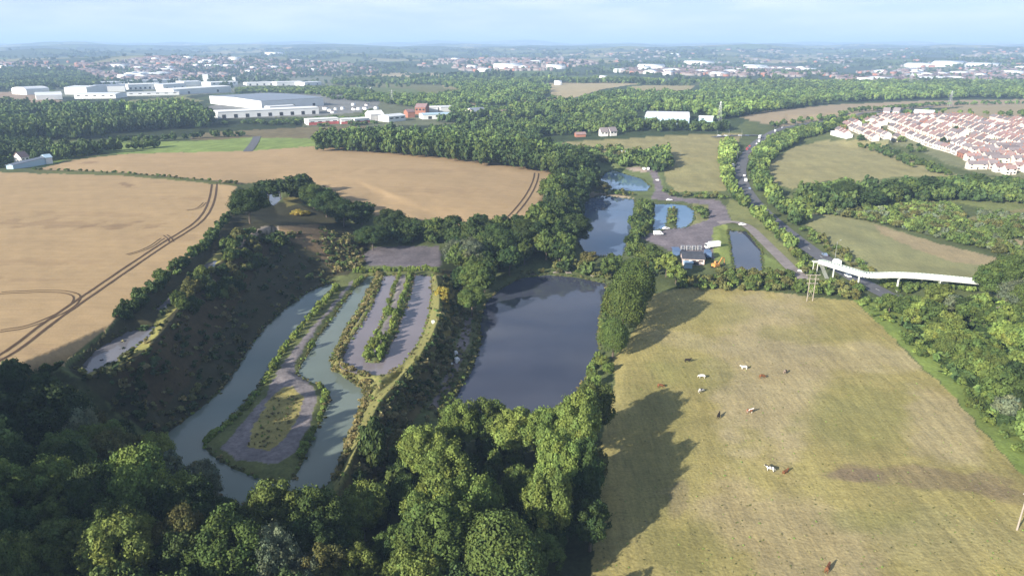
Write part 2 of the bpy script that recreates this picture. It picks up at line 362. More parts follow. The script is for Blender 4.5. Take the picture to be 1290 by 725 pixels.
def far_h(x, y):
    r = np.hypot(x, y)*.35 + y*.65
    base = np.interp(r, [0,1200,1800,2600,3600,4600,6500,9000,10500,13500,20000,45000], [0,0,-4,-12,-12,4,44,78,66,108,132,120])
    base = base + 34*np.exp(-(((x+2300)/1500)**2 + ((y-3900)/900)**2))
    am = np.interp(r, [0,1100,2500,6000,20000], [0,0,10,38,40])
    return base + am*fbm(x, y, 2600, 3) + np.interp(r, [0,5000,12000,30000],[0,0,38,62])*fbm(x, y, 7000, 2, 2)
WFW = [[P(a_, b_, 14)[:2] for a_, b_ in ((58,210),(160,193),(310,190),(400,185),(480,188),(600,202),(690,213),(697,225),(682,262),(664,288),(520,278),(440,258),(340,230),(298,232),(150,217))], [P(a_, b_, 17)[:2] for a_, b_ in ((-300,216),(150,221),(298,233),(272,290),(205,346),(140,409),(75,463),(-300,490))]]
def height(x, y):
    other = np.zeros(x.shape, bool)
    for nm, pl, lv, m_ in PW:
        other |= pip(x, y, pl)
    zt = tin(x, y)
    for wf in WFW:
        ii = np.where(pip(x, y, wf))[0]
        if not len(ii): continue
        wgt = smooth01(dist_poly(x[ii], y[ii], wf)/45); k_ = wgt > .02; ii = ii[k_]; wgt = wgt[k_]; acc = np.zeros(len(ii))
        for q in range(9): acc += tin(x[ii] + 34*wgt*math.cos(q*.698), y[ii] + 34*wgt*math.sin(q*.698))
        zt[ii] = zt[ii]*(1-wgt) + acc/9*wgt
    z = zt * (1-smooth01((y-1150)/150)) + 3*smooth01((y-1150)/150) + far_h(x, y)
    z = z + np.where(y < 1400, .04*fbm(x, y, 9, 2) + .12*fbm(x, y, 40, 2), 0)
    for nm, pl, lv, m_ in PW:
        p = np.array(pl); m = (x > p[:,0].min()-3) & (x < p[:,0].max()+3) & (y > p[:,1].min()-3) & (y < p[:,1].max()+3)
        if not m.any(): continue
        ii = np.where(m)[0]; ins = pip(x[ii], y[ii], pl); d = dist_poly(x[ii], y[ii], pl)
        zi = z[ii]; zi = np.where(ins, lv - .1 - np.minimum(1.6, d*.5), np.where((d < 1.6) & ~other[ii], np.maximum(zi, lv + d*.22), zi)); z[ii] = zi
    mc = P(350, 525, 0); dm = np.hypot((x-mc[0])/4.5, (y-mc[1]-1)/15); z = z + 1.5*(1-smooth01(dm))
    for pl, lv in ISW:
        p = np.array(pl); ii = np.where((x > p[:,0].min()) & (x < p[:,0].max()) & (y > p[:,1].min()) & (y < p[:,1].max()))[0]
        if len(ii):
            ii = ii[pip(x[ii], y[ii], pl)]; d = dist_poly(x[ii], y[ii], pl); z[ii] = np.maximum(z[ii], lv + np.minimum(.9, d*.35) + .1*fbm(x[ii], y[ii], 8, 2))
    return z
cols_px = np.arange(-260, 1560, 2.0)
dep_rows = []
y_ = 60.0
while y_ < 45000:
    dep_rows.append(y_)
    rr = y_*y_/(H*F)*1.0 + .08
    y_ += min(rr*1.35, .018*y_)
Yr = np.array(dep_rows); nr, nc = len(Yr), len(cols_px)
dep = Yr*cp + H*sp
Xg = ((cols_px[None, :]-CX)/F) * dep[:, None]; Yg = np.repeat(Yr[:, None], nc, 1)
gx, gy = Xg.ravel(), Yg.ravel()
gz = height(gx, gy)
gpx, gpy, gdep = proj(gx, gy, gz)
idx = np.arange(nr*nc).reshape(nr, nc)
quads = np.stack([idx[:-1, :-1], idx[:-1, 1:], idx[1:, 1:], idx[1:, :-1]], -1).reshape(-1, 4)
print('terrain', nr, nc, len(quads), 'tin', len(TR))
GV = np.stack([gx, gy, gz], 1)
tmp = np_mesh('t', GV, quads); tmpo = np_obj('t', tmp)
bpy.context.view_layer.update()
BVH = BVHTree.FromObject(tmpo, bpy.context.evaluated_depsgraph_get())
bpy.data.objects.remove(tmpo); bpy.data.meshes.remove(tmp)
def hit(px, py):
    d = ray(px, py); r = BVH.ray_cast(Vector((0, 0, H)), d.normalized(), 90000)
    return r[0] if r[0] is not None else None
def gh(x, y):
    r = BVH.ray_cast(Vector((x, y, 600)), Vector((0, 0, -1)), 2000)
    return r[0].z if r[0] is not None else 0.0
def depth_of(p): return p[1]*cp - (p[2]-H)*sp

# ------------------------------------------------------------------ land cover
pxn = gpx + 2.2*fbm(gx, gy, 9, 3)*np.clip(220/gdep, .2, 1.6); pyn = gpy + 1.3*fbm(gx, gy, 11, 3, 1)*np.clip(220/gdep, .15, 1.4)
cov = np.empty((len(gx), 3)); cov[:] = (.095, .115, .045)
grp = np.zeros(len(gx), np.int8)        # 0 ground, 1 wheat field, 2 pasture, 3 mud
def zone(poly, col, g=None, soft=False):
    m = pip(pxn, pyn, poly); cov[m] = col
    if g is not None: grp[m] = g
    return m
# far country: a patchwork of fields
far = gy > 1150
ca, sa = math.cos(.35), math.sin(.35)
def patch(x, y, s):
    u = (x*ca + y*sa + 90*fbm(x, y, 1400, 2))/s; v = (-x*sa + y*ca + 90*fbm(x, y, 1300, 2, 1))/(s*1.5); 
    iu = np.floor(u + .5*np.floor(v)); iv = np.floor(v)
    hsh = np.abs(np.sin(iu*127.1 + iv*311.7)*43758.5453) % 1
    eu = np.abs((u + .5*np.floor(v)) % 1 - .5); ev = np.abs(v % 1 - .5)
    return hsh, np.maximum(eu, ev)
hs, ed = patch(gx, gy, 330.)
PALF = np.array([(.055,.075,.04),(.10,.14,.05),(.30,.25,.14),(.075,.10,.045),(.16,.17,.07),(.24,.22,.11),(.06,.08,.04),(.05,.07,.04),(.12,.14,.055),(.06,.085,.04)])
pf = PALF[(hs*9.99).astype(int)]
pf[ed > .46] = (.035, .05, .028)
wd = fbm(gx, gy, 1500, 3, 3)
pf[wd > .28] = (.04, .058, .03)
cov[far] = pf[far]
WOOD_SHADE = (.035, .048, .022)  # dark floor colour, painted so gaps between crowns look shaded
zone([(-300,112),(0,112),(60,125),(200,128),(270,145),(390,150),(560,150),(640,140),(700,150),(720,200),(560,195),(400,178),(240,172),(0,180),(-300,182)], WOOD_SHADE)
zone([(600,112),(940,118),(1600,118),(1600,146),(940,152),(915,170),(700,178),(600,160)], (.045,.065,.028))  # ground under the far woods, shade put into its colour
zone([(-300,84),(100,86),(125,98),(120,110),(0,112),(-300,112)], WOOD_SHADE)
zone([(440,100),(640,106),(900,108),(1600,108),(1600,120),(440,125)], (.05,.075,.035))  # farther wood ground, darkened for the shade between trees
zone([(380,96),(470,93),(560,104),(600,120),(560,128),(420,122)], (.15,.15,.065))
zone([(420,108),(520,112),(560,124),(440,126)], (.12,.15,.055))
zone([(462,95),(490,92),(545,92),(578,97),(520,100),(470,99)], (.36,.29,.17))
zone([(556,107),(600,106),(640,109),(600,113),(560,111)], (.33,.28,.15))
zone([(640,127),(700,123),(690,116),(665,107),(700,103),(780,101),(810,105),(760,112),(740,118),(715,126),(660,132)], (.38,.31,.18))
zone([(790,109),(830,107),(875,108),(870,113),(830,117),(805,115)], (.33,.28,.15))
zone([(932,148),(960,140),(1050,132),(1160,127),(1300,125),(1600,124),(1600,130),(1300,131),(1120,138),(1060,147),(1000,157),(985,161)], (.40,.31,.19), 1)
zone([(1160,143),(1220,134),(1300,131),(1600,128),(1600,150),(1280,150),(1200,147)], (.38,.31,.18), 1)
zone([(0,116),(30,115),(50,122),(80,127),(60,132),(0,124),(-300,122)], (.30,.22,.15))
zone([(165,126),(230,122),(260,127),(200,132),(150,131)], (.20,.20,.085))
zone([(640,158),(720,150),(740,160),(700,170),(640,168)], (.12,.12,.06))
zone([(240,168),(330,163),(430,158),(470,160),(430,166),(400,176),(240,176)], (.17,.14,.075))
zone([(380,126),(470,124),(560,134),(640,140),(640,150),(560,158),(380,160)], (.13,.14,.08))
zone([(200,92),(310,92),(420,98),(420,110),(200,122),(70,122),(70,108),(140,100)], (.16,.17,.12))
zone([(330,115),(430,118),(480,128),(470,140),(400,146),(270,150),(260,135)], (.20,.20,.19))
# left fields
zone([(-300,190),(0,183),(110,178),(170,184),(160,191),(95,196),(60,210),(-300,215)], (.17,.23,.065))
zone([(100,182),(150,178),(240,178),(320,173),(402,175),(402,187),(310,190),(195,193),(140,194)], (.20,.26,.075))
WH = (.43,.305,.160)
zone([(58,210),(95,201),(160,194),(235,192),(310,190),(400,184),(480,188),(600,202),(690,213),(698,225),(682,262),(664,290),(560,283),(520,275),(470,270),(440,258),(400,245),(340,228),(300,232),(267,227),(150,217),(45,214)], (.45,.315,.165), 1)
zone([(-300,214),(0,217),(150,221),(266,231),(298,233),(290,262),(272,290),(240,325),(205,346),(157,387),(140,409),(88,449),(75,463),(0,469),(-300,500)], WH, 1)
zone([(40,213),(150,217),(267,228),(298,231),(298,234),(266,231),(150,221),(45,217)], (.13,.14,.05), 0)
zone([(-300,480),(0,474),(75,468),(110,480),(160,540),(205,560),(215,600),(250,640),(330,655),(420,640),(470,600),(510,560),(560,540),(640,545),(740,515),(760,560),(745,725),(740,1000),(-300,1000)], (.055,.062,.028), 0)  # floor of the near wood, shade under the trees painted in
# slopes and quarry
zone([(85,462),(140,412),(205,348),(240,328),(272,293),(292,262),(310,250),(360,255),(400,262),(450,290),(470,305),(455,335),(420,357),(390,370),(333,415),(287,483),(205,555),(150,520)], (.048,.046,.024))  # slope colour darkened to deepen the shade on it
zone([(140,470),(190,440),(218,405),(240,375),(268,347),(305,315),(330,300),(350,300),(330,330),(300,380),(270,430),(240,480),(200,520)], (.060,.046,.024))  # slope face, shade put into its colour too
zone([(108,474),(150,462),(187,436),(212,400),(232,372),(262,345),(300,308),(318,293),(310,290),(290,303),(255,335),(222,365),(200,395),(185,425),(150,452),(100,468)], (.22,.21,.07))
zone([(282,320),(270,330),(296,306),(330,285),(395,284),(400,290),(330,293),(300,312)], (.30,.25,.20))
zone([(345,285),(400,282),(430,300),(460,310),(455,335),(420,345),(400,320),(360,300)], (.16,.115,.065))
zone([(355,248),(375,247),(382,256),(362,260)], (.17,.15,.05))
zone([(462,316),(478,310),(554,310),(556,335),(530,338),(456,333)], (.125,.110,.118), 3)
# the two spits
m = zone([(415,350),(475,340),(560,338),(552,345),(478,350),(453,357),(441,370),(428,387),(414,407),(400,425),(390,443),(378,462),(412,493),(414,505),(376,595),(352,608),(300,592),(254,562),(275,538),(322,490),(352,445),(372,420),(405,376)], (.12,.135,.05))
zone([(444,352),(448,352),(428,378),(401,410),(383,438),(370,462),(375,472),(395,485),(400,500),(392,530),(377,560),(350,585),(300,578),(278,564),(302,535),(334,500),(348,470),(366,445),(386,420),(416,386)], (.185,.165,.165), 3)
zone([(352,490),(368,486),(382,500),(376,525),(362,548),(340,568),(310,563),(320,535),(335,508)], (.27,.235,.085), 0)
zone([(504,346),(516,346),(508,375),(500,400),(486,428),(474,446),(466,446),(478,420),(492,390),(498,365)], (.19,.17,.165), 3)
# green rim round the brown pond, bank east of it
zone([(474,348),(483,346),(470,385),(446,423),(430,450),(434,462),(475,472),(508,457),(533,420),(544,370),(545,340),(560,338),(558,380),(556,402),(546,425),(530,450),(508,476),(478,510),(460,545),(440,590),(424,620),(418,604),(432,575),(456,515),(462,500),(446,477),(416,462),(417,452),(440,407),(462,368)], (.175,.170,.062))
zone([(556,340),(590,340),(590,375),(583,402),(572,432),(560,470),(545,500),(510,545),(480,600),(440,640),(424,625),(440,592),(458,548),(478,512),(508,478),(530,452),(548,427),(558,402)], (.105,.090,.042))
zone([(566,345),(580,350),(575,385),(568,420),(556,425),(560,395)], (.20,.165,.05))
zone([(588,378),(604,395),(604,430),(598,450),(580,485),(566,507),(552,530),(535,530),(550,497),(565,468),(577,430)], (.13,.14,.055))
zone([(588,398),(595,402),(590,432),(575,470),(560,500),(548,515),(542,512),(556,485),(570,455),(580,425)], (.20,.17,.165), 3)
# valley, yard, tracks
zone([(700,180),(730,178),(860,170),(935,168),(928,185),(918,205),(915,240),(840,242),(835,222),(835,205),(760,200),(720,195)], (.33,.29,.13), 2)
zone([(700,196),(760,196),(850,200),(850,245),(800,245),(760,215),(700,215)], (.13,.16,.06))
zone([(835,212),(880,205),(917,200),(916,240),(860,242),(840,232)], (.31,.28,.125), 2)
zone([(732,247),(745,242),(790,246),(800,250),(760,247),(745,251)], (.36,.29,.20))
zone([(788,212),(800,210),(826,212),(822,218),(800,216)], (.36,.29,.24))
zone([(800,250),(822,250),(824,262),(820,292),(800,318),(788,318),(795,290)], (.11,.14,.05))
zone([(815,213),(828,213),(835,240),(850,248),(905,252),(915,262),(921,280),(905,284),(898,312),(900,326),(857,322),(828,308),(806,300),(818,294),(852,287),(868,284),(893,274),(893,262),(868,255),(835,252),(818,250),(826,240),(822,225)], (.175,.15,.16), 3)
zone([(872,256),(892,258),(893,276),(866,286),(876,276)], (.20,.20,.08))
zone([(898,286),(915,282),(918,292),(922,319),(920,335),(900,330),(897,310)], (.21,.25,.07))
zone([(920,250),(945,262),(985,305),(1010,335),(1000,340),(975,315),(945,284),(922,278),(915,262)], (.19,.20,.08))
zone([(962,320),(980,330),(1000,350),(960,350)], (.15,.19,.06))
# right fields
zone([(964,215),(975,200),(1000,185),(1040,177),(1085,176),(1120,186),(1170,212),(1215,222),(1130,232),(1040,228),(998,238),(975,232)], (.33,.295,.135), 2)
zone([(1130,222),(1215,222),(1240,224),(1290,224),(1600,240),(1600,300),(1290,300),(1210,290),(1240,262),(1180,250),(1020,262),(985,248)], (.16,.18,.065))
zone([(1012,266),(1040,268),(1100,280),(1180,306),(1270,328),(1270,335),(1225,362),(1150,362),(1090,350),(1050,320),(1018,290)], (.275,.27,.125), 2)
zone([(1100,282),(1180,306),(1270,328),(1262,336),(1200,330),(1150,312),(1110,294)], (.36,.29,.16), 2)
zone([(1205,276),(1290,262),(1400,262),(1400,280),(1300,285),(1230,290)], (.25,.23,.10), 2)
zone([(1240,295),(1290,303),(1290,310),(1235,302)], (.34,.27,.15))
EST = [(1052,170),(1070,155),(1100,150),(1180,149),(1290,152),(1500,160),(1500,240),(1290,224),(1246,221),(1215,214),(1190,205),(1160,190),(1120,181),(1085,176)]
zone(EST, (.17,.175,.095))
PAST = [(858,362),(940,364),(1010,372),(1075,378),(1110,410),(1150,452),(1195,492),(1240,545),(1290,598),(1450,760),(1600,1100),(600,1100),(745,725),(755,600),(762,520),(775,480),(770,455),(800,415),(815,372)]
zone([(1075,376),(1120,376),(1290,480),(1600,700),(1600,900),(1290,598),(1195,492),(1110,410)], (.18,.235,.060))
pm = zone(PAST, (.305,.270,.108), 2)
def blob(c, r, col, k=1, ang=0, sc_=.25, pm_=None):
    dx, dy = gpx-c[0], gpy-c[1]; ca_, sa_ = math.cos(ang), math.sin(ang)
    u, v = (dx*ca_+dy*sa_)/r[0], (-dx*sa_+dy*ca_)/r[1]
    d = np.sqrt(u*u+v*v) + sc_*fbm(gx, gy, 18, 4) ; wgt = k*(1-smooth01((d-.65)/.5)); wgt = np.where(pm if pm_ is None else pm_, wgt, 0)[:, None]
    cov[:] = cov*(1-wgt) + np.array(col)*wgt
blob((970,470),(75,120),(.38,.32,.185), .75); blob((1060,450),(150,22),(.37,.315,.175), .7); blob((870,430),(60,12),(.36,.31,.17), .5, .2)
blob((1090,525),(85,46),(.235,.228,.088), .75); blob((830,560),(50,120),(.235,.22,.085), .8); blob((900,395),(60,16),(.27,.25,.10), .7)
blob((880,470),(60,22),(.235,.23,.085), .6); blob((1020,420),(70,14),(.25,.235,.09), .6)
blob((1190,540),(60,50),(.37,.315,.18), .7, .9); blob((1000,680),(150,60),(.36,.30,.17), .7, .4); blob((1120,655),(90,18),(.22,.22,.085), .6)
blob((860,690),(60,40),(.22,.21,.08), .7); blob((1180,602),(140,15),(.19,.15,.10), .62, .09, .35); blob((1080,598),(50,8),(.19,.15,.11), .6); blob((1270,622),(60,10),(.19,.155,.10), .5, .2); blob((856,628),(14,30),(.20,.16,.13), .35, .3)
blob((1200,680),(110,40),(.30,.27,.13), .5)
fx = fbm(gx*1.0, gy*.35, 16, 4)[:, None]*.10 + fbm(gx, gy, 60, 3, 2)[:, None]*.08
wm = grp == 1
for c_, r_, k_ in (((70,282),(70,5),.45),((150,284),(40,4),.5),((160,233),(8,2),.8),((120,270),(90,3),.25),((60,330),(100,4),.25),((210,300),(50,5),.2),((40,352),(60,3),.3),((240,250),(30,2),.3),((520,215),(80,3),.2),((110,205),(12,1.5),.7),((560,240),(60,4),.2),((30,440),(60,5),.2)):
    blob(c_, r_, (.27,.18,.10), k_, 0, .9, wm)
near = (gy < 1400); fx = np.where((grp == 1)[:, None], fx*.25, fx)
edge_w = [P(a_, b_, 0)[:2] for a_, b_ in ((1010,372),(1075,378),(1110,410),(1150,452),(1195,492),(1240,545),(1290,598),(1400,700))]
im = np.where(pm)[0]; de = dist_poly(gx[im], gy[im], edge_w, False) + .5*fbm(gx[im], gy[im], 25, 2)
cov[im] *= (1 + (np.where(de < 34, .09, .035)*np.sin(de*6.283/3.6)*np.clip(1.2 - gdep[im]/420, .1, 1)))[:, None]
cov[near] *= (1 + fx[near])
fm = (grp == 1) & near                       # faint drilling bands across the wheat
bnd = fbm(gx*.25 + gy*.1, gy*1.0, 14, 3, 1)*.015 + fbm(gx*.3, gy, 45, 2, 3)*.02
cov[fm] *= (1 + bnd[fm])[:, None]
fld = (grp == 1) | (grp == 2)
cov[fld] *= np.array((.84, .84, .86)); 
mid = cov[pm].mean(0); cov[pm] = mid*np.array((1.12, 1.08, 1.02)) + (cov[pm]-mid)*1.05
cov = np.clip(cov, .01, .9)

fg = np.max(grp[quads], axis=1)
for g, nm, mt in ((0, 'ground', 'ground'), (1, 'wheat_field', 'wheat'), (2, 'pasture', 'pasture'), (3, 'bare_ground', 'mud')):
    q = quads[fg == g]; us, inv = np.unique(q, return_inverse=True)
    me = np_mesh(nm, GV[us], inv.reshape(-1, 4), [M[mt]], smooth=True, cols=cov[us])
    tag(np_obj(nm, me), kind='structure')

# water sheets
for nm, pl, z, mt in PW:
    n = len(pl); ar = sum(pl[i][0]*pl[(i+1) % n][1]-pl[(i+1) % n][0]*pl[i][1] for i in range(n)); s = 1 if ar > 0 else -1
    big = []
    for i in range(n):
        a0, b0, c0 = Vector(pl[i-1]), Vector(pl[i]), Vector(pl[(i+1) % n])
        t = ((b0-a0).normalized() + (c0-b0).normalized()); t = t.normalized() if t.length > 1e-3 else (b0-a0).normalized()
        nrm = Vector((t.y, -t.x))*s; big.append(b0 + nrm*.6)
    tv, te, tf, _, _, _ = delaunay_2d_cdt([Vector(p) for p in big], [(i, (i+1) % n) for i in range(n)], [], 1, 1e-4, True)
    o = MB().add([(v.x, v.y, z-.12) for v in tv], [tuple(f) for f in tf]).build(nm, M[mt]); tag(o, kind='structure')
    for p in o.data.polygons:
        if p.normal.z < 0: o.data.flip_normals(); break

def resample(pts, step):
    out_ = [Vector(pts[0])]
    for a_, b_ in zip(pts, pts[1:]):
        a_, b_ = Vector(a_), Vector(b_); n = max(1, int((b_-a_).length/step)); out_ += [a_.lerp(b_, (i+1)/n) for i in range(n)]
    return out_
def smooth_pts(p, it=2):
    for _ in range(it):
        q = [p[0]]
        for a_, b_ in zip(p, p[1:]): q += [a_.lerp(b_, .25), a_.lerp(b_, .75)]
        p = q + [p[-1]]
    return p
def line_w(pxs): return smooth_pts([hit(*p).xy for p in pxs])
def ribbon(pl, wd, zo, mb, cross=2):
    pts = resample(pl, max(2., wd*.6)); n = len(pts); rows = []
    for i, p in enumerate(pts):
        t = (pts[min(i+1, n-1)] - pts[max(i-1, 0)]).normalized(); nr_ = Vector((-t.y, t.x))
        zc = max(gh(*(p + nr_*wd*k)) for k in (-.5, 0, .5)) if cross > 2 else None
        rows.append([(*(p + nr_*wd*(k/(cross-1)-.5)), (zc if zc is not None else gh(*(p + nr_*wd*(k/(cross-1)-.5)))) + zo) for k in range(cross)])
    vs = [v for r in rows for v in r]
    fs = [(i*cross+k, (i+1)*cross+k, (i+1)*cross+k+1, i*cross+k+1) for i in range(n-1) for k in range(cross-1)]
    return mb.add(vs, fs)
ROAD = [(1175,134),(1120,141),(1060,149),(1010,157),(978,164),(958,175),(945,187),(937,200),(932,215),(935,232),(946,250),(966,271),(992,293),(1022,316),(1052,336),(1088,357),(1130,379),(1180,404),(1240,438),(1290,470),(1420,550)]
RW = line_w(ROAD)
tag(ribbon(RW, 9., .18, MB(), 3).build('road', M['asphalt']), kind='structure')
mk = MB(); rs = resample(RW, 5.)
for i in range(0, len(rs)-1, 2):
    if rs[i].y < 800: 
        a_, b_ = rs[i], rs[i+1]; t = (b_-a_).normalized(); nn = Vector((-t.y, t.x))*.12; b_ = a_ + t*3.
        za, zb = gh(*a_)+.33, gh(*b_)+.33
        mk.add([(*(a_-nn), za), (*(a_+nn), za), (*(b_+nn), zb), (*(b_-nn), zb)], [(0, 1, 2, 3)])
tag(mk.build('road_markings', M['paint']), kind='structure')
tag(ribbon(line_w([(898,173),(925,171),(962,171)]), 9, .2, MB(), 3).build('side_road', M['asphalt']), kind='structure')
tag(ribbon(line_w([(905,281),(925,279),(943,285),(960,302),(982,323),(1000,342),(1012,352)]), 6.0, .15, MB(), 3).build('gravel_track', M['track']), kind='structure')
tag(ribbon(line_w([(324,172),(320,181),(312,191)]), 8, .2, MB(), 3).build('lane', M['asphalt']), kind='structure')
def tramline(pxs, gap=2.6, wd=.75):
    c = line_w(pxs); mb = MB(); n = len(c)
    for s in (-1, 1):
        pl = []
        for i, p in enumerate(c):
            t = (c[min(i+1, n-1)]-c[max(i-1, 0)]).normalized(); pl.append(p + Vector((-t.y, t.x))*s*gap/2)
        ribbon(pl, wd, .12, mb)
    tag(mb.build('wheel_tracks', M['wheel']), kind='structure')
tramline([(-60,482),(0,452),(35,427),(70,400),(105,376),(140,352),(180,325),(205,308),(232,292),(250,280),(262,265),(268,248),(270,232)], 3.0, 1.0)
tramline([(0,417),(35,412),(65,400),(88,388),(98,377),(95,370),(70,366),(0,369)], 2., .5)
tramline([(634,281),(645,272),(657,258),(668,242),(675,226),(676,218)], 3.2, 1.)
tramline([(160,321),(185,314),(205,300)], 1.6, .4); tramline([(235,265),(250,263),(258,255)], 1.6, .4); tramline([(208,296),(214,300),(216,305)], 1.6, .5)

# ------------------------------------------------------------------ buildings
FOOT = []        # footprints (cx, cy, radius) that trees keep clear of
ONES = ['','first','second','third','fourth','fifth','sixth','seventh','eighth','ninth','tenth','eleventh','twelfth','thirteenth','fourteenth','fifteenth','sixteenth','seventeenth','eighteenth','nineteenth']
TENS = {20:('twenty','twentieth'),30:('thirty','thirtieth'),40:('forty','fortieth'),50:('fifty','fiftieth'),60:('sixty','sixtieth'),70:('seventy','seventieth'),80:('eighty','eightieth'),90:('ninety','ninetieth')}
def ordinal(n):
    if n < 20: return ONES[n]
    if n < 100: t = n//10*10; return TENS[t][1] if n == t else TENS[t][0] + '-' + ONES[n-t]
    return ('hundredth' if n == 100 else 'hundred and ' + ordinal(n-100))
def building(a, b, depth, h, label, wall='white', roof='palegrey', pitch=.06, doors=0, door_m='dark', wins=0, name='warehouse', cat='warehouse', group=None, band=None, seams=0, curved=False):
    A = hit(*a); B = hit(*b); A = Vector((A.x, A.y)); B = Vector((B.x, B.y)); Ln = (B-A).length; ang = math.atan2(B.y-A.y, B.x-A.x)
    co, si = math.cos(ang), math.sin(ang)
    cs = [(A.x+co*u-si*v, A.y+si*u+co*v) for u, v in ((0,0),(Ln,0),(Ln,depth),(0,depth))]
    zs = [gh(*c) for c in cs]; z = max(zs); zb = min(zs) - z - 1
    root = empty(name, (A.x, A.y, z), ang); tag(root, label, cat, group)
    for u in np.linspace(0, Ln, max(2, int(Ln/14)+1)):
        for v in np.linspace(0, depth, max(2, int(depth/14)+1)): FOOT.append((A.x+co*u-si*v, A.y+si*u+co*v, 7))
    rise = depth*.5*pitch
    if curved: prof = [(0, zb), (0, h)] + [(depth*.5*(1-math.cos(math.pi*i/8)), h + rise*math.sin(math.pi*i/8)) for i in range(1, 8)] + [(depth, h), (depth, zb)]
    else: prof = [(0, zb), (0, h), (depth*.5, h+rise), (depth, h), (depth, zb)]
    MB().prism(prof, 0, Ln, 0, 'x').build('wall', M[wall], root)
    r = MB(); t = .25; ov = .5
    if curved:
        top = [(depth*.5*(1-math.cos(math.pi*i/8))*1.01-.1, h + rise*math.sin(math.pi*i/8) + t) for i in range(9)]; bot = [(u, v-t+.03) for u, v in reversed(top)]
        r.prism(top + bot, -ov, Ln+ov, 0, 'x')
    else:
        s = rise/(depth*.5)
        r.prism([(-ov, h-ov*s+.03), (depth*.5, h+rise+.03), (depth+ov, h-ov*s+.03), (depth+ov, h-ov*s+t+.05), (depth*.5, h+rise+t+.05), (-ov, h-ov*s+t+.05)], -ov, Ln+ov, 0, 'x')
    ro = r.build('roof', M[roof], root)
    if seams:
        sm = MB()
        for i in range(seams): x = Ln*(i+.5)/seams; sm.box(x-.6, -ov, h+.2, x+.6, depth+ov, h+rise*.5+.9)
        sm.build('rooflight', M['white'], ro)
    for i in range(doors):
        x = Ln*(i+.5)/doors; wd = min(5, Ln/doors*.5); MB().box(x-wd/2, -.12, .1, x+wd/2, .05, min(5, h*.65)).build('door', M[door_m], root)
    for i in range(wins):
        x = Ln*(i+.5)/wins; wd = min(6, Ln/wins*.6); MB().box(x-wd/2, -.1, h*.55, x+wd/2, .05, h*.8).build('window', M['glass'], root)
    if band: MB().box(-.08, -.15, .1, Ln+.08, .04, h*.5).build('cladding_band', M[band], root)
    return root
G1 = 'warehouses of the industrial estate'
B = building
B((330,138),(408,133),185,13,'huge warehouse with a flat grey roof and white sides', 'white','metalroof',.02, doors=3)
B((275,149.5),(402,143.5),34,9,'long low white warehouse in front of the huge grey roofed one','white','white',.05, doors=9, wins=0)
B((340,140.5),(372,138.6),18,7,'small white annexe between the huge and the long warehouse','white','white',.05,doors=2)
B((34,119.5),(63,118),55,10,'curved roofed grey hall at the left end of the industrial estate','white','palegrey',.22,curved=True,group=G1)
B((46,126),(79,125),50,8,'low curved roofed hall nearest the brown field','white','palegrey',.2,curved=True,group=G1)
B((82,119),(110,119),80,15,'tall pale grey warehouse, left of the pair by the woods','white','palegrey',.05,group=G1)
B((94,124.5),(146,124),50,8,'low pale grey warehouse in front of the tall pair','white','palegrey',.08,group=G1,wins=5)
B((118,116),(158,115.5),80,13,'grey topped warehouse behind the low pale one','white','metalroof',.05,group=G1)
B((162,113),(204,112.5),60,12,'white warehouse with dark loading bays','white','white',.04,doors=7,group=G1)
B((160,121),(226,119.5),30,6,'long low white shed in front of the loading bays','white','palegrey',.06,wins=6,group=G1)
B((206,113),(235,112),50,12,'white warehouse in the middle of the estate','white','palegrey',.04,doors=3,group=G1)
B((219,119.5),(292,116.5),55,11,'long bright white warehouse in the centre of the estate','white','white',.04,doors=2,group=G1)
B((232,108.5),(254,108),70,12,'white warehouse left of the tall tower','white','palegrey',.04,group=G1)
B((266,109),(300,108),60,11,'white warehouse right of the tall tower','white','white',.04,wins=4,group=G1)
B((256,104.5),(263,104.5),18,27,'tall white tower block rising above the warehouses','white','white',.02,name='tower',cat='tower')
B((293,104.5),(297,104.5),14,18,'slim white tower right of the tall one','white','white',.02,name='tower',cat='tower')
B((120,108),(158,107.5),60,8,'white warehouse at the back left of the estate','white','palegrey',.04,group=G1)
B((164,105.5),(228,104.5),50,8,'long white warehouse at the back of the estate','white','palegrey',.04,group=G1)
B((311,108),(346,107.5),50,8,'white shed above the belt of trees, left one','white','white',.05,doors=4,group=G1)
B((349,108),(381,107.5),50,10,'white shed above the belt of trees, middle one','white','white',.05,doors=2,group=G1)
B((384,108),(405,107),40,9,'white shed above the belt of trees, right one','white','palegrey',.05,doors=2,group=G1)
B((389,158),(427,156),20,7,'longest red and white block beside the railway land','white','white',.05,band='redcl',doors=4)
B((430,156.5),(445,155.8),18,6,'middle red and white block beside the railway land','white','white',.05,band='redcl',doors=1)
B((447,156),(466,154.5),18,6,'right hand red and white block beside the railway land','white','white',.05,band='redcl',doors=2)
B((467,153),(484,152),18,9,'white gabled works building right of the red and white blocks','whiter','white',.5)
B((490,154),(511,152),22,7,'low white works building before the dark trees','white','palegrey',.2,wins=3)
B((514,148.5),(523,148),16,8,'small red walled building among the works','brick','redroof',.4,name='building',cat='building')
B((533,150.5),(568,149.5),22,6,'works shed with a pale blue roof','white','blueroof',.15,doors=2)
B((538,141.5),(552,141),25,7,'white shed behind the pale blue one, left','white','white',.1)
B((555,141),(571,140.5),25,7,'white shed behind the pale blue one, right','white','palegrey',.1)
B((523,144),(536,144),30,10,'red brick works building behind the pale blue shed','brick','redroof',.3,name='building',cat='building',wins=3)
B((596,146),(614,145),22,6,'grey roofed barn at the edge of the works','cream','metalroof',.4,name='barn',cat='barn')
B((626,147),(640,146.5),14,5,'small brick building right of the grey barn','brick','redroof',.5,name='building',cat='building')
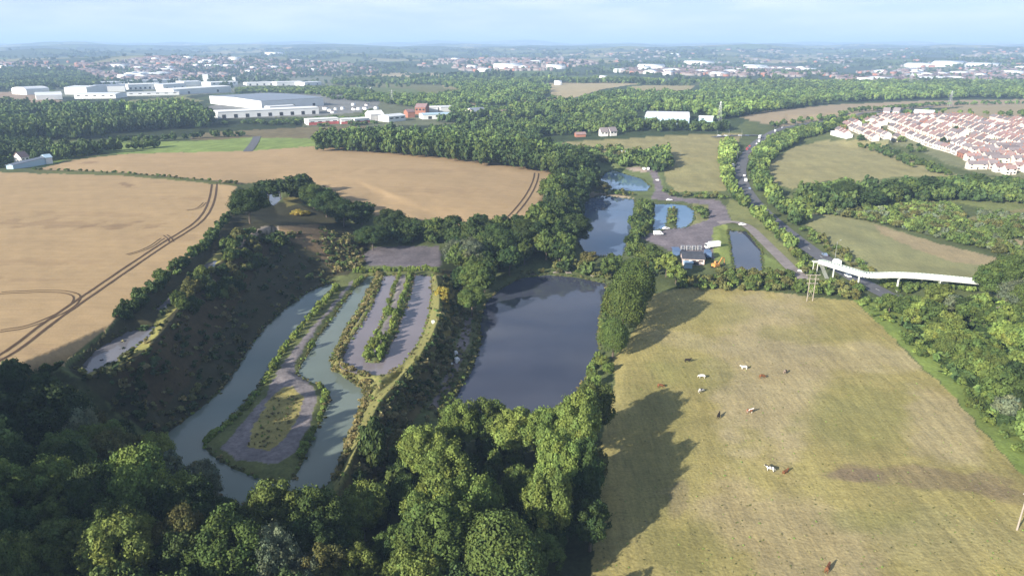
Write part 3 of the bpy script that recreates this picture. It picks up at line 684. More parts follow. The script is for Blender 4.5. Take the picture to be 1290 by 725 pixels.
B((812,157),(868,156.5),85,7,'white roofed warehouse alone among trees beyond the pale pasture','blueroof','white',.05,wins=0)
B((880,153.5),(898,153.5),22,5,'small pale blue shed beside the lone white warehouse','blueroof','white',.1)
B((726,173),(738,172.4),8,3,'low orange roofed building on the edge of the rough wood','brick','redroof',.5,name='building',cat='building')
B((757,172),(766,171.5),9,5,'dark roofed cottage with white gable near the rough wood','whiter','greyroof',.9,name='house',cat='house',wins=2)
B((769,171.5),(777,171),9,5,'second dark roofed cottage near the rough wood','whiter','greyroof',.9,name='house',cat='house',wins=2)
B((28,206.5),(38,205.5),8,5,'red roofed white farmhouse among dark hedge trees','whiter','redroof',.9,name='house',cat='house',wins=2)
B((17,213),(60,206.5),5,2.8,'long low grey blue shed beside the farmhouse','blueroof','metalroof',.3,name='barn',cat='barn')
B((59,207),(67,206),8,5,'small shed with a turquoise roof at the end of the long shed','white','blueroof',.5,name='barn',cat='barn')
B((783,198.5),(790,198),7,3.5,'small white roofed hut above the third pond','cream','white',.6,name='hut',cat='hut')
B((1150,0+148),(1175,147.5),20,5,'white low building behind the estate','white','white',.2,name='building',cat='building')
B((1112,146),(1120,146),10,5,'white house at the top edge of the estate, left','whiter','greyroof',.8,name='house',cat='house')
B((1124,145.5),(1132,145.3),10,5,'white house at the top edge of the estate, right','whiter','greyroof',.8,name='house',cat='house')
B((1046,170),(1066,175),7,3,'long white wall building at the western tip of the estate','white','white',.1,name='building',cat='building')
# anglers' yard
B((860,334),(887,334),13,3.0,'dark roofed yard building with pink walls beside the spoil yard','pinkr','darkroof',.1,name='building',cat='building',doors=1,wins=3)
B((849,322),(856,322),6,2.6,'dark blue container left of the yard building','bluecl','bluecl',.02,name='container',cat='container')
B((862,338),(872,338),2.5,2.6,'pale blue container in front of the yard building','blueroof','blueroof',.02,name='container',cat='container')
for i, x in enumerate((860, 867, 874, 881)):
    c = P(x, 313, -2); z = gh(c[0], c[1]); r = empty('storage_rack', (c[0], c[1], z), .1); tag(r, ordinal(i+1)+' white framed rack from the left behind the yard building', 'rack', 'racks behind the yard building')
    fm = MB()
    for u in (-.9, .9):
        for v in (-.5, .5): fm.tube((u, v, 0), (u, v, 2.4), .07, n=5)
    fm.build('frame', M['white'], r)
    for zz_ in (.5, 1.4, 2.35): MB().box(-1, -.6, zz_, 1, .6, zz_+.1).build('shelf', M['steel'], r)

# housing estate
def wall_mesh(Lx, Wy, h, rs_):
    o = MB().prism([(-Wy/2, -1.5), (Wy/2, -1.5), (Wy/2, h), (0, h+rs_), (-Wy/2, h)], -Lx/2, Lx/2, 0, 'x').build('wall', M['cream']); me = o.data; bpy.data.objects.remove(o); return me
def roof_mesh(Lx, Wy, h, rs_):
    s = rs_/(Wy/2); e_ = .35
    o = MB().prism([(-Wy/2-e_, h-e_*s+.02), (0, h+rs_+.02), (Wy/2+e_, h-e_*s+.02), (Wy/2+e_, h-e_*s+.22), (0, h+rs_+.22), (-Wy/2-e_, h-e_*s+.22)], -Lx/2-.25, Lx/2+.25, 0, 'x').build('roof', M['redroof']); me = o.data; bpy.data.objects.remove(o); return me
HT = []
for (Lx, Wy, h, rs_) in ((11.5, 6.6, 4.4, 2.2), (14.5, 6.4, 4.3, 2.3), (7.8, 7, 4.6, 2.5)):
    ch = MB().box(-.45, -.35, h+rs_-.6, .45, .35, h+rs_+1.2).tube((0, 0, h+rs_+1.2), (0, 0, h+rs_+1.6), .16, n=6).build('chimney', M['brick']); cm = ch.data; bpy.data.objects.remove(ch)
    wn = MB().box(-.75, -.06, 0, .75, .06, 1.15).build('window', M['glass']); wm = wn.data; bpy.data.objects.remove(wn)
    dn = MB().box(-.5, -.07, 0, .5, .07, 2.05).build('door', M['dark']); dm = dn.data; bpy.data.objects.remove(dn)
    HT.append((Lx, Wy, h, rs_, wall_mesh(Lx, Wy, h, rs_), roof_mesh(Lx, Wy, h, rs_), cm, wm, dm))
hr = random.Random(5)
e0, e1 = hit(1130, 184).xy, hit(1240, 222).xy; d1 = (e1-e0).normalized(); n1_ = Vector((-d1.y, d1.x))
if n1_.x < 0: n1_ = -n1_
HS = []
row = 0; off = -50.
while off < 620:
    u = -500.
    while u < 600:
        t_ = hr.randrange(3); Lx = HT[t_][0]; c = e0 + d1*(u + Lx/2) + n1_*off
        cell = math.sin((c.x)*.013 + 1.3) + math.cos(c.y*.009 + c.x*.004)
        z = None
        q = proj(c.x, c.y, gh(c.x, c.y)); inside = pip(np.array([q[0]]), np.array([q[1]]), EST)[0]
        if inside and hr.random() < .93 and not (row % 5 == 4 and hr.random() < .6):
            turn = math.pi/2 if cell > .75 else 0
            HS.append((c.x, c.y, math.atan2(d1.y, d1.x) + turn + hr.uniform(-.04, .04), t_, row, u, float(q[0]), float(q[2])))
        u += (Lx + hr.uniform(1.5, 4.0)) if not (cell > .75) else 12.5
    row += 1; off += 12.5 if row % 2 else 17.0
HS.sort(key=lambda s: s[7] + (1e5 if s[6] > 1310 else 0))
print('houses', len(HS), e0, e1, d1, n1_, [tuple(hit(*q)) for q in EST[:3]])
WK = [('cream', 'cream'), ('pinkr', 'pink'), ('whiter', 'white'), ('brick', 'brick')]
RK = [('redroof', 'red'), ('greyroof', 'grey brown')]
PLAN = []
for i, s in enumerate(HS):
    r_ = hr.random(); wk = WK[0] if r_ < .45 else (WK[1] if r_ < .72 else (WK[2] if r_ < .97 else WK[3])); rk = RK[0] if hr.random() < .42 else RK[1]; PLAN.append((s, wk, rk))
first = PLAN[:296]; cnts = {}
keyf = lambda p: (p[1][1], p[2][1], p[0][4])
names_ = {}
for p in sorted(first, key=lambda p: p[0][6]):
    k = keyf(p); cnts[k] = cnts.get(k, 0) + 1; names_[id(p)] = cnts[k]
for i, p in enumerate(first):
    (x, y, rz, t_, rw, u, px_, dp), wk, rk = p; Lx, Wy, h, rs_, wmh, rmh, cm, wm, dm = HT[t_]
    root = empty('house', (x, y, gh(x, y)), rz); n_ = names_[id(p)]
    tag(root, f"{ordinal(n_)} {wk[1]} walled, {rk[1]} roofed house from the left in estate row {ordinal(rw+1)}", 'house', 'houses of the estate')
    wo = link(bpy.data.objects.new('wall', wmh), root); wo.material_slots[0].link = 'OBJECT'; wo.material_slots[0].material = M[wk[0]]
    ro = link(bpy.data.objects.new('roof', rmh), root); ro.material_slots[0].link = 'OBJECT'; ro.material_slots[0].material = M[rk[0]]
    cc = link(bpy.data.objects.new('chimney', cm), ro); cc.location = (Lx*hr.choice((-.3, 0, .3)), 0, 0)
    if i < 140:
        for sx in (-.33, .33):
            for zz_ in (.9, 3.3):
                o = link(bpy.data.objects.new('window', wm), root); o.location = (Lx*sx, -Wy/2, zz_)
        o = link(bpy.data.objects.new('door', dm), root); o.location = (0, -Wy/2, .02)
    FOOT.append((x, y, 7))
HV = np.array([(-1,-1,-.3),(1,-1,-.3),(1,1,-.3),(-1,1,-.3),(-1,-1,1),(1,-1,1),(1,1,1),(-1,1,1),(-1,0,1.55),(1,0,1.55),(1,0,1),(-1,0,1)], float)
HQ = np.array([(0,1,5,4),(1,2,6,5),(2,3,7,6),(3,0,4,7),(4,5,9,8),(6,7,8,9),(5,10,6,9),(7,11,4,8)])
HM = np.array([0,0,0,0,1,1,0,0])
def house_mass(name, lst, label):
    Vs, Qs, Ms = [], [], []; b_ = 0
    for (x, y, z, rz, lx, ly, h, wi, ri) in lst:
        co, si = math.cos(rz), math.sin(rz); V = np.empty_like(HV); a_, c_ = HV[:, 0]*lx/2, HV[:, 1]*ly/2
        V[:, 0] = a_*co-c_*si+x; V[:, 1] = a_*si+c_*co+y; V[:, 2] = HV[:, 2]*h+z
        Vs.append(V); Qs.append(HQ+b_); Ms.append(np.where(HM == 0, wi, ri)); b_ += 12
    me = np_mesh(name, np.concatenate(Vs), np.concatenate(Qs), [M['cream'], M['pinkr'], M['whiter'], M['white'], M['redroof'], M['greyroof'], M['brick'], M['palegrey'], M['townwall'], M['townroof']], midx=np.concatenate(Ms))
    tag(np_obj(name, me), label, 'houses', kind='stuff')
mass = []
for (x, y, rz, t_, rw, u, px_, dp), wk, rk in PLAN[296:]:
    mass.append((x, y, gh(x, y), rz, HT[t_][0], HT[t_][1], HT[t_][2], {'cream':0,'pinkr':1,'whiter':2,'brick':6}[wk[0]], 4 if rk[0] == 'redroof' else 5))
TOWNS = [([(55,88),(130,80),(200,72),(330,73),(440,81),(465,92),(400,96),(300,97),(200,99),(125,97),(60,95)], 1500, 1.),
 ([(118,96),(205,93),(215,101),(130,103)], 200, 1.), ([(0,80),(110,78),(110,86),(0,88)], 90, 1.),
 ([(560,74),(700,73),(760,80),(700,89),(600,90),(520,84)], 700, 1.1), ([(785,88),(870,84),(1010,86),(1060,95),(1000,98),(900,97),(780,92)], 1300, 1.1),
 ([(1040,94),(1150,88),(1310,86),(1310,107),(1150,109),(1060,102)], 1000, 1.1), ([(640,62),(1290,62),(1310,88),(1000,86),(860,84),(700,74)], 220, 1.3), ([(340,82),(480,86),(480,92),(380,92)], 200, 1.), ([(385,136),(440,130),(478,136),(470,142),(420,147)], 22, 1.2), ([(420,112),(470,112),(475,117),(425,118)], 16, 1.6)]
for poly, n_, k_ in TOWNS:
    a0 = min(p[0] for p in poly); a1 = max(p[0] for p in poly); b0 = min(p[1] for p in poly); b1 = max(p[1] for p in poly)
    got = 0; tries = 0; yard = n_ <= 40
    while got < n_ and tries < n_*8:
        tries += 1; a_, b_ = hr.uniform(a0, a1), hr.uniform(b0, b1)
        if not pip(np.array([a_]), np.array([b_]), poly)[0]: continue
        p = hit(a_, b_)
        if p is None: continue
        w_ = fbm(np.array([p.x]), np.array([p.y]), 800, 2, 2)[0]
        if w_ < .08 and hr.random() < .88: continue
        rz = math.floor(p.x/400 + p.y/500)*.7; dp = depth_of(p)
        big = hr.random() < .015 and not yard
        lx = (hr.uniform(40, 80) if big else hr.uniform(12, 38)*k_); ly = hr.uniform(25, 45) if big else hr.uniform(8, 11)*k_*(1 if dp < 4000 else 1.4)
        if yard: mass.append((p.x, p.y, p.z, rz, hr.uniform(5,10), hr.uniform(2.5,5), 2.6, hr.choice((2,3,3,7)), hr.choice((3,7,7,5)))); got += 1; continue
        mass.append((p.x, p.y, p.z, rz + hr.choice((0, math.pi/2)), lx, ly, 9 if big else 6.5, 3 if big else hr.choice((8, 8, 8, 8, 6)), 7 if big else hr.choice((9, 9, 5)))); got += 1
for (a_, b_, lx, ly, h_) in [(640,86,170,60,14),(700,87,100,60,12),(1195,83,200,70,16),(1160,84,200,70,12),(1240,84,220,70,12),(880,82,190,70,14),(950,86,160,60,12),(345,69,160,60,12),(1110,103,90,40,9),(1240,106,110,40,9),(820,86,150,60,12),(760,101,30,20,9),(703,107,26,18,8)]:
    p = hit(a_, b_); mass.append((p.x, p.y, p.z, .1, lx*.8, ly*.8, h_, 3, 7))
house_mass('distant_houses', mass, 'mass of small distant houses and sheds of the far towns')
# hillside transmission pylons far off, the nearer lattice ones
def pylon(px, py, hgt, label):
    p = hit(px, py); r = empty('pylon', (p.x, p.y, p.z), .3); tag(r, label, 'pylon', 'distant pylons')
    m = MB(); k = hgt/40.
    for sx in (-1, 1):
        for sy in (-1, 1): m.tube((4*k*sx, 4*k*sy, 0), (.8*k*sx, .8*k*sy, hgt), .35*k, .2*k, 4)
    for i in range(7):
        z0, z1 = hgt*i/7, hgt*(i+1)/7; w0, w1 = 4*k-(3.2*k)*i/7, 4*k-(3.2*k)*(i+1)/7
        for s in (-1, 1): m.tube((-w0, s*w0, z0), (w1, s*w1, z1), .15*k, n=3); m.tube((s*w0, -w0, z0), (s*w1, w1, z1), .15*k, n=3)
    m.build('lattice_tower', M['steel'], r)
    for zz_ in (.68, .82, .95): a_ = MB(); a_.tube((-8*k, 0, hgt*zz_), (8*k, 0, hgt*zz_), .3*k, n=4); a_.build('crossarm', M['steel'], r)
pylon(1196,134,26,'thin pylon in the far tan field above the estate'); pylon(1062,84,40,'tall thin pylon on the far hillside'); pylon(1146,110,38,'pylon before the far town on the right'); pylon(646,84,45,'pylon by the white sheds of the far central town'); pylon(1225,108,36,'pylon nearest the right edge of the far woods'); pylon(494,131,24,'pylon beside the works'); pylon(906,152,24,'pylon behind the road junction')

# ------------------------------------------------------------------ trees and shrubs
def crown_arrays(seed, n, s, K=40, loose=0., droop=0., tight=False):
    """leaf sized quads on the skins of many clumps; crown radius 1, height 0..2"""
    r = np.random.default_rng(seed)
    d = r.normal(size=(K*3, 3)); d /= np.linalg.norm(d, axis=1)[:, None]; d = d[d[:, 2] > -.55][:K]; K = len(d)
    rad = r.uniform(.42, .82, K)**.9 if not tight else np.full(K, .66)
    lump = 1 + .16*np.sin(d[:, 0]*3.1 + seed) * np.cos(d[:, 1]*2.7 + seed*2)
    c = d*(rad*lump)[:, None]; cr_ = r.uniform(.20, .36, K)*(40/max(K,40))**.28*(1-.2*loose) if not tight else r.uniform(.30, .36, K)
    c[:, 2] += np.abs(r.normal(0, .07, K))
    A = cr_**2; k = r.choice(K, n*2, p=A/A.sum())
    e = r.normal(size=(n*2, 3)); e /= np.linalg.norm(e, axis=1)[:, None]
    e = e + .35*d[k]; e /= np.linalg.norm(e, axis=1)[:, None]
    p = c[k] + e*(cr_[k]*r.uniform(.78, 1.06, n*2))[:, None]
    ok = np.ones(len(p), bool)
    for j in range(K):
        q = np.linalg.norm(p-c[j], axis=1) < cr_[j]*.72; ok &= ~(q & (k != j))
    ok &= p[:, 2] > -.92
    p, e, k = p[ok][:n], e[ok][:n], k[ok][:n]; n = len(p)
    spr = r.random(n) < .14; p = p + e*np.where(spr, r.uniform(.03, .13, n), 0)[:, None]
    nn = e + r.normal(0, .42, (n, 3)); nn /= np.linalg.norm(nn, axis=1)[:, None]
    if droop: nn[:, 2] *= (1-droop)
    t = np.cross(nn, r.normal(size=(n, 3))); t /= np.linalg.norm(t, axis=1)[:, None]; b = np.cross(nn, t)
    sz = (s*r.uniform(.6, 1.3, n))[:, None]*.5
    V = np.stack([p-t*sz-b*sz*.7, p+t*sz-b*sz*.55, p+t*sz*.8+b*sz, p-t*sz*.7+b*sz*.9], 1).reshape(-1, 3)
    V[:, 2] += 1.0
    tint = (.74 + .5*r.random(K))[k]*r.uniform(.8, 1.22, n); tint = np.repeat(tint, 4)
    Q = np.arange(4*n).reshape(-1, 4)
    hue = np.repeat(r.normal(0, .06, K)[k], 4)
    cols = np.stack([tint*(1+hue), tint, tint*(1-hue)], 1)
    return V.astype(np.float32), Q, cols
def crown_mesh(name, *a, **k):
    V, Q, c = crown_arrays(*a, **k); return np_mesh(name, V, Q, [LEAF['mid']], cols=c)
CR = {
 ('round', 'hi'): [crown_mesh('crown', s, 15000, .056, 130) for s in (1, 2, 3, 4)],
 ('tight', 'hi'): [crown_mesh('crown', s, 17000, .052, 130, tight=True) for s in (11,)],
 ('loose', 'hi'): [crown_mesh('crown', s, 14000, .055, 120, .8) for s in (21, 22, 23, 24)],
 ('round', 'mid'): [crown_mesh('crown', s, 2000, .15, 50) for s in (31, 32, 33, 34, 35)],
 ('loose', 'mid'): [crown_mesh('crown', s, 1800, .15, 44, .6) for s in (41, 42, 43)],
 ('round', 'low'): [crown_mesh('crown', s, 560, .26, 26) for s in (51, 52, 53, 54)],
}
CR[('tight', 'mid')] = CR[('round', 'mid')]; CR[('tight', 'low')] = CR[('loose', 'low')] = CR[('round', 'low')]
ARR = {'big': [crown_arrays(s, 6000, .085, 90, .4) for s in (58, 59)], 'mid': [crown_arrays(s, 900, .22, 26) for s in (61, 62, 63)], 'low': [crown_arrays(s, 260, .38, 14) for s in (71, 72, 73)], 'tiny': [crown_arrays(s, 70, .75, 7) for s in (81, 82, 83, 84)], 'dot': [crown_arrays(s, 24, 1.15, 4) for s in (91, 92, 93)]}
def trunk_mesh(seed):
    r = random.Random(seed); m = MB(); m.tube((0, 0, -.03), (.01, 0, .32), .034, .024, 8)
    m.tube((.01, 0, .32), (r.uniform(-.04, .04), r.uniform(-.04, .04), .72), .024, .008, 7)
    for i in range(5):
        a_ = i*1.3 + r.random(); z0 = .26 + .07*i
        m.tube((.008, 0, z0), (.17*math.cos(a_), .17*math.sin(a_), z0+.22), .012, .004, 5)
    o = m.build('trunk', M['bark']); me = o.data; bpy.data.objects.remove(o); return me
TRUNK = [trunk_mesh(i) for i in range(3)]

TL = []     # x, y, z, H, R, palette, kind, shape, label, group, must
roadpts = np.array([(p.x, p.y) for p in resample(RW, 4.)])
PALRGB = {'dark': (.048,.078,.024), 'mid': (.092,.132,.034), 'bright': (.160,.215,.052), 'grey': (.150,.180,.105), 'olive': (.120,.125,.040), 'ochre': (.23,.20,.085), 'gorse': (.42,.34,.05), 'lime': (.20,.28,.065)}
ar = np.random.default_rng(11)
FT = np.array(FOOT)
def clear(X, Y):
    r = np.ones(len(X), bool)
    for i in range(0, len(X), 4000):
        d = np.hypot(X[i:i+4000, None]-FT[None, :, 0], Y[i:i+4000, None]-FT[None, :, 1]); r[i:i+4000] = (d > FT[None, :, 2]+3).all(1)
    return r
def area(poly, sp_, Hs, rf, pals, kind, label, group, shape='round', keep=1., roadgap=7.):
    w_ = [hit(min(max(a_, -255), 1550), min(b_, 960)) for a_, b_ in poly]; w_ = [p for p in w_ if p is not None]
    if len(w_) < 3: return
    d0 = np.median([depth_of(p) for p in w_]); s_ = max(sp_, d0*.0085)
    xs = [p.x for p in w_]; ys = [p.y for p in w_]
    X, Y = np.meshgrid(np.arange(min(xs)-s_, max(xs)+s_, s_), np.arange(min(ys)-s_, max(ys)+s_, s_*.9))
    X = X + (np.arange(X.shape[0]) % 2)[:, None]*s_*.5; X = X.ravel(); Y = Y.ravel()
    X = X + ar.uniform(-.36, .36, len(X))*s_; Y = Y + ar.uniform(-.36, .36, len(X))*s_
    k = ar.random(len(X)) < keep; X, Y = X[k], Y[k]
    z0 = float(np.mean([p.z for p in w_])); a_, b_, _ = proj(X, Y, np.full(len(X), z0))
    k = (a_ > -280) & (a_ < 1600); X, Y = X[k], Y[k]
    if len(X) == 0: return
    Z = np.array([gh(x, y) for x, y in zip(X, Y)]) if len(X) < 30000 else height(X, Y)
    a_, b_, _ = proj(X, Y, Z); k = pip(a_, b_, poly)
    k &= np.array([True]*len(X)) if roadgap <= 0 else (np.min(np.hypot(X[:, None]-roadpts[None, :, 0], Y[:, None]-roadpts[None, :, 1]), axis=1) > roadgap)
    k &= clear(X, Y)
    if d0 > 700: k &= fbm(X, Y, 260, 3, 1) < .38
    names, ws = list(pals), np.array(list(pals.values()), float); ws /= ws.sum()
    for x, y, z in zip(X[k], Y[k], Z[k]):
        h = ar.uniform(*Hs)*(1 if ar.random() < .85 else 1.18); pal = names[ar.choice(len(names), p=ws)]
        TL.append((x, y, z, h, max(h*rf*ar.uniform(.85, 1.15), s_*.46 if kind == 'tree' else 0), pal, kind, shape, label.replace('*', COLN[pal]), group, 0))
COLN = {'dark': 'dark green', 'mid': 'mid green', 'bright': 'bright green', 'grey': 'grey green', 'olive': 'olive green', 'ochre': 'straw brown', 'gorse': 'yellow flowered', 'lime': 'fresh green'}
def tree(px, py, rpx, h, pal, label, shape='round', kind='tree', cz=.58, group=None):
    z = 0.
    for _ in range(4):
        p = P(px, py, z + h*cz); z = gh(p[0], p[1])
    dp = depth_of((p[0], p[1], z)); TL.append((p[0], p[1], z, h, rpx/F*dp, pal, kind, shape, label, group, 1))
def line(pxs, sp_, Hs, rf, pals, kind, label, group, jit=.5, width=0., rows=1):
    pl = resample(line_w(pxs), sp_); names, ws = list(pals), np.array(list(pals.values()), float); ws /= ws.sum()
    for p in pl:
        for _ in range(rows):
            x = p.x + ar.uniform(-1, 1)*(jit + width); y = p.y + ar.uniform(-1, 1)*(jit + width); h = ar.uniform(*Hs); pal = names[ar.choice(len(names), p=ws)]
            TL.append((x, y, gh(x, y), h, h*rf*ar.uniform(.8, 1.2), pal, kind, 'round', label.replace('*', COLN[pal]), group, 0))

# -- single trees that stand out
for px, py, r_, h, pal, sh, lab in [
  (533,570,34,15,'bright','loose','tall bright green willow on the south west shore of the big lake'),
  (578,536,28,15,'bright','loose','bright green willow at the southern tip of the big lake'),
  (613,532,30,14,'mid','loose','mid green willow on the middle of the lake\'s south shore'),
  (650,545,32,14,'bright','loose','bright green willow between lake shore and the open glade'),
  (560,600,38,18,'bright','loose','broad bright willow with pale stems left of the glade'),
  (545,648,38,18,'bright','loose','broad bright willow directly above the round dense tree, left side'),
  (600,640,36,17,'bright','loose','bright green willow just above the round dense tree'),
  (690,545,30,15,'bright','loose','bright green willow on the lake\'s south east shore'),
  (728,536,32,19,'bright','loose','bright green willow nearest the cow pasture by the lake corner'),
  (750,514,24,16,'mid','loose','mid green willow at the lake\'s south east corner'),
  (704,588,34,20,'bright','loose','tall bright willow right of the glade'),
  (692,638,34,20,'bright','loose','tall bright willow right of the round dense tree'),
  (655,615,24,12,'mid','loose','smaller mid green willow inside the glade'),
  (738,596,26,18,'dark','loose','dark willow at the pasture edge of the willow wood'),
  (755,590,12,10,'olive','loose','thin sunlit sapling tree standing out over the pasture shadow'),
  (628,700,52,17,'mid','tight','large smooth round dense tree at the bottom edge of the view'),
  (455,645,33,15,'bright','loose','bright pale green tree at the foot of the grassy bank'),
  (470,566,18,15,'dark','round','narrow dark tree on the slope below the grassy bank'),
  (336,652,32,14,'bright','loose','bright green tree at the south shore of the green pond'),
  (398,650,20,12,'bright','loose','small bright tree at the south shore of the green pond'),
  (372,668,22,12,'mid','round','mid green tree between the two bright ones south of the green pond'),
  (216,592,16,11,'grey','loose','small silvery grey tree at the green pond\'s south west corner'),
  (252,610,28,13,'grey','loose','large silvery grey willow overhanging the green pond'),
  (199,572,22,12,'bright','round','bright green tree by the green pond\'s western corner'),
  (124,560,32,14,'bright','loose','bright yellow green tree in the dark wood left of the pond'),
  (82,572,20,12,'bright','round','small bright tree left of the yellow green one'),
  (146,674,32,15,'mid','round','mid green rounded tree in the bottom left wood'),
  (230,684,32,15,'olive','round','olive green tree with sunlit top at the bottom of the wood'),
  (344,706,32,15,'grey','loose','grey green tree at the bottom edge left of the bright tree'),
  (22,712,28,14,'mid','round','mid green tree in the bottom left corner'),
  (58,500,44,20,'dark','round','huge dark tree at the corner of the wheat field'),
  (88,490,24,17,'grey','round','grey green tree beside the huge dark one'),
  (62,528,20,13,'grey','loose','grey green tree in front of the huge dark one'),
  (6,490,22,14,'dark','round','dark tree at the left edge below the wheat field'),
  (798,360,27,21,'mid','tight','tall rounded tree at the lake\'s north east shore'),
  (786,386,30,21,'mid','tight','broad dense tree in the middle of the lake\'s east shore'),
  (773,425,20,13,'mid','tight','lower rounded tree at the end of the east shore clump'),
  (588,320,28,17,'grey','loose','big grey green willow beside the spoil heap'),
  (601,348,25,15,'mid','loose','mid green willow leaning to the lake\'s north west corner'),
  (594,376,20,13,'mid','loose','green tree on the path west of the lake'),
  (629,303,27,17,'dark','round','big dark round tree north of the lake'),
  (660,300,24,16,'dark','round','dark tree in the wood under the wheat field corner'),
  (608,293,22,15,'dark','round','dark round tree behind the big grey willow'),
  (468,291,21,12,'dark','round','leftmost round dark tree behind the spoil heap'),
  (493,276,21,14,'dark','round','tallest round tree behind the spoil heap'),
  (519,288,18,12,'dark','round','round dark tree above the middle of the spoil heap'),
  (545,287,18,12,'mid','round','mid green tree above the right end of the spoil heap'),
  (568,287,18,13,'dark','round','dark tree right of the spoil heap'),
  (312,257,25,17,'dark','round','big dark tree standing at the corner between both wheat fields'),
  (337,240,15,13,'dark','round','dark tree behind the big corner tree'),
  (352,237,12,11,'dark','round','small dark tree behind the hidden pond'),
  (377,235,18,14,'dark','round','highest dark tree on the knoll edge'),
  (394,246,20,14,'mid','round','mid green tree on the knoll edge'),
  (410,256,20,14,'dark','round','round tree right of the yellow gorse'),
  (432,266,22,15,'dark','round','large round tree near the shadow on the wheat'),
  (455,266,17,13,'dark','round','dark tree casting the shadow on the wheat'),
  (770,334,14,11,'mid','loose','rounded tree on the bank between the lake and the second pond'),
  (712,316,15,12,'mid','loose','tree at the north shore of the big lake'),
  (688,310,17,14,'mid','round','bright sided tree in the corner between the two lakes'),
  (741,326,12,9,'olive','loose','olive willow on the bank between the lakes'),
  (803,317,14,10,'mid','round','tree at the second pond\'s south east corner'),
  (822,322,16,10,'mid','round','tree behind the tall rounded lakeside tree'),
  (840,332,17,11,'bright','loose','bright green tree left of the site cabins'),
  (852,345,14,8,'bright','loose','low bright tree at the top corner of the pasture'),
  (756,239,13,10,'olive','round','round olive tree between second and third pond'),
  (1030,245,13,12,'dark','round','dark round tree right of the road bend'),
  (1066,241,20,14,'dark','round','biggest dark tree in the row below the oval field'),
  (1098,250,16,12,'dark','round','dark tree in front of the row below the oval field'),
  (1125,240,17,14,'dark','round','tall dark tree in the middle of the row'),
  (1148,238,16,13,'mid','round','mid green tree in the middle of the row'),
  (1168,234,15,13,'dark','round','tall dark tree towards the housing estate'),
  (1232,229,13,11,'mid','round','round tree just below the estate'),
  (1262,352,32,17,'mid','round','large dark green tree at the far end of the footbridge'),
  (1290,375,30,14,'grey','round','grey green tree at the right edge near the footbridge'),
  (1275,340,26,15,'mid','round','tree behind the end of the footbridge'),
]: tree(px, py, r_, h, pal, lab, sh)
for px, py, r_, h, lab in [(758,452,9,4,'green bush on the lake\'s east shore nearest the clump'), (748,478,10,4.5,'bright bush halfway down the east shore'), (742,492,11,5,'bright bush by the lake shadow'), (766,462,8,3.5,'small bush at the pasture corner by the lake'), (734,504,12,6,'large bright bush at the lower east shore')]:
    tree(px, py, r_, h, 'bright', lab, 'loose', 'bush')
for px, py, r_, lab in [(1160,203,7,'round bush in the oval field\'s top corner'), (1172,206,6,'olive bush beside the estate'), (1184,213,8,'flat round bush just outside the estate')]: tree(px, py, r_, 5, 'mid', lab, 'round', 'bush')
for px, py, r_, h, lab in [(489,390,8,4.,'leafy bush halfway along the brown pond\'s island'), (471,430,8,4.,'big bush near the tip of the brown pond\'s island'), (463,444,8,3.6,'bush at the tip of the brown pond\'s island'), (478,422,6,3.5,'bush above the tip of the brown pond\'s island')]: tree(px, py, r_, h, 'bright', lab, 'loose', 'bush')
tree(375,267,9,2.6,'gorse','bright yellow gorse bush on the dark knoll','round','bush',.4); tree(384,268,7,2.2,'gorse','yellow gorse bush right of the brightest one','round','bush',.4)
tree(557,368,9,3.5,'gorse','yellow gorse bush at the top of the bank by the brown pond','round','bush',.4); tree(560,378,7,3,'gorse','lower yellow gorse bush on the bank by the brown pond','round','bush',.4)

# -- woods and belts
W1 = {'dark': 3, 'mid': 4, 'bright': 2, 'olive': .2, 'grey': .3}
area([(-250,640),(-100,600),(20,612),(100,602),(160,615),(200,645),(240,668),(300,690),(400,685),(440,690),(500,700),(570,720),(590,900),(-400,900)], 8.2, (7, 17), .40, W1, 'tree', '* tree in the wood filling the bottom left of the view', 'trees in the bottom left wood', 'loose')
area([(-250,500),(0,482),(60,490),(110,500),(160,545),(200,590),(180,620),(100,600),(20,610),(-250,620)], 7, (4, 8), .5, {'dark': 3, 'olive': 1}, 'bush', '* bush on the shaded slope below the wheat field', 'bushes on the shaded slope', keep=.8)
area([(500,650),(640,650),(740,620),(745,680),(735,800),(560,820),(500,760)], 9, (8, 13), .42, {'dark': 3, 'mid': 2}, 'tree', '* tree in the shade behind the round dense tree', 'shaded trees under the willows', 'loose')
area([(520,600),(560,570),(740,560),(755,620),(740,660),(600,690),(520,680)], 6, (3, 6), .55, {'dark': 2, 'mid': 1}, 'bush', '* bush under the lakeside willows', 'bushes under the willows', keep=.8)
area([(455,600),(500,560),(520,580),(510,640),(450,690),(430,660)], 6, (4, 8), .45, {'dark': 3, 'mid': 1}, 'bush', '* bush at the foot of the shaded bank', 'bushes at the foot of the bank')
area([(570,312),(600,300),(660,300),(700,318),(712,332),(650,342),(628,358),(608,378),(590,385),(575,352)], 8, (10, 15), .42, {'dark': 4, 'mid': 2}, 'tree', '* tree in the dark wood north west of the big lake', 'trees in the wood by the lake')
area([(672,296),(688,268),(704,232),(700,218),(748,208),(752,226),(744,244),(728,262),(724,290),(728,316),(712,335),(690,322),(676,318)], 8.5, (11, 16), .42, {'dark': 4, 'mid': 2}, 'tree', '* tree in the belt between the wheat field and the second pond', 'trees beside the second pond')
area([(402,190),(480,194),(600,208),(694,219),(738,214),(725,202),(690,194),(640,186),(560,181),(470,180),(402,181)], 9.5, (11, 15), .42, {'dark': 3, 'mid': 3}, 'tree', '* tree in the belt along the top of the wheat field', 'trees along the top of the wheat field')
area([(455,300),(480,296),(560,298),(580,300),(575,308),(470,308)], 6.5, (5, 9), .45, {'dark': 3, 'mid': 1}, 'tree', '* tree in the row behind the spoil heap', 'trees behind the spoil heap')
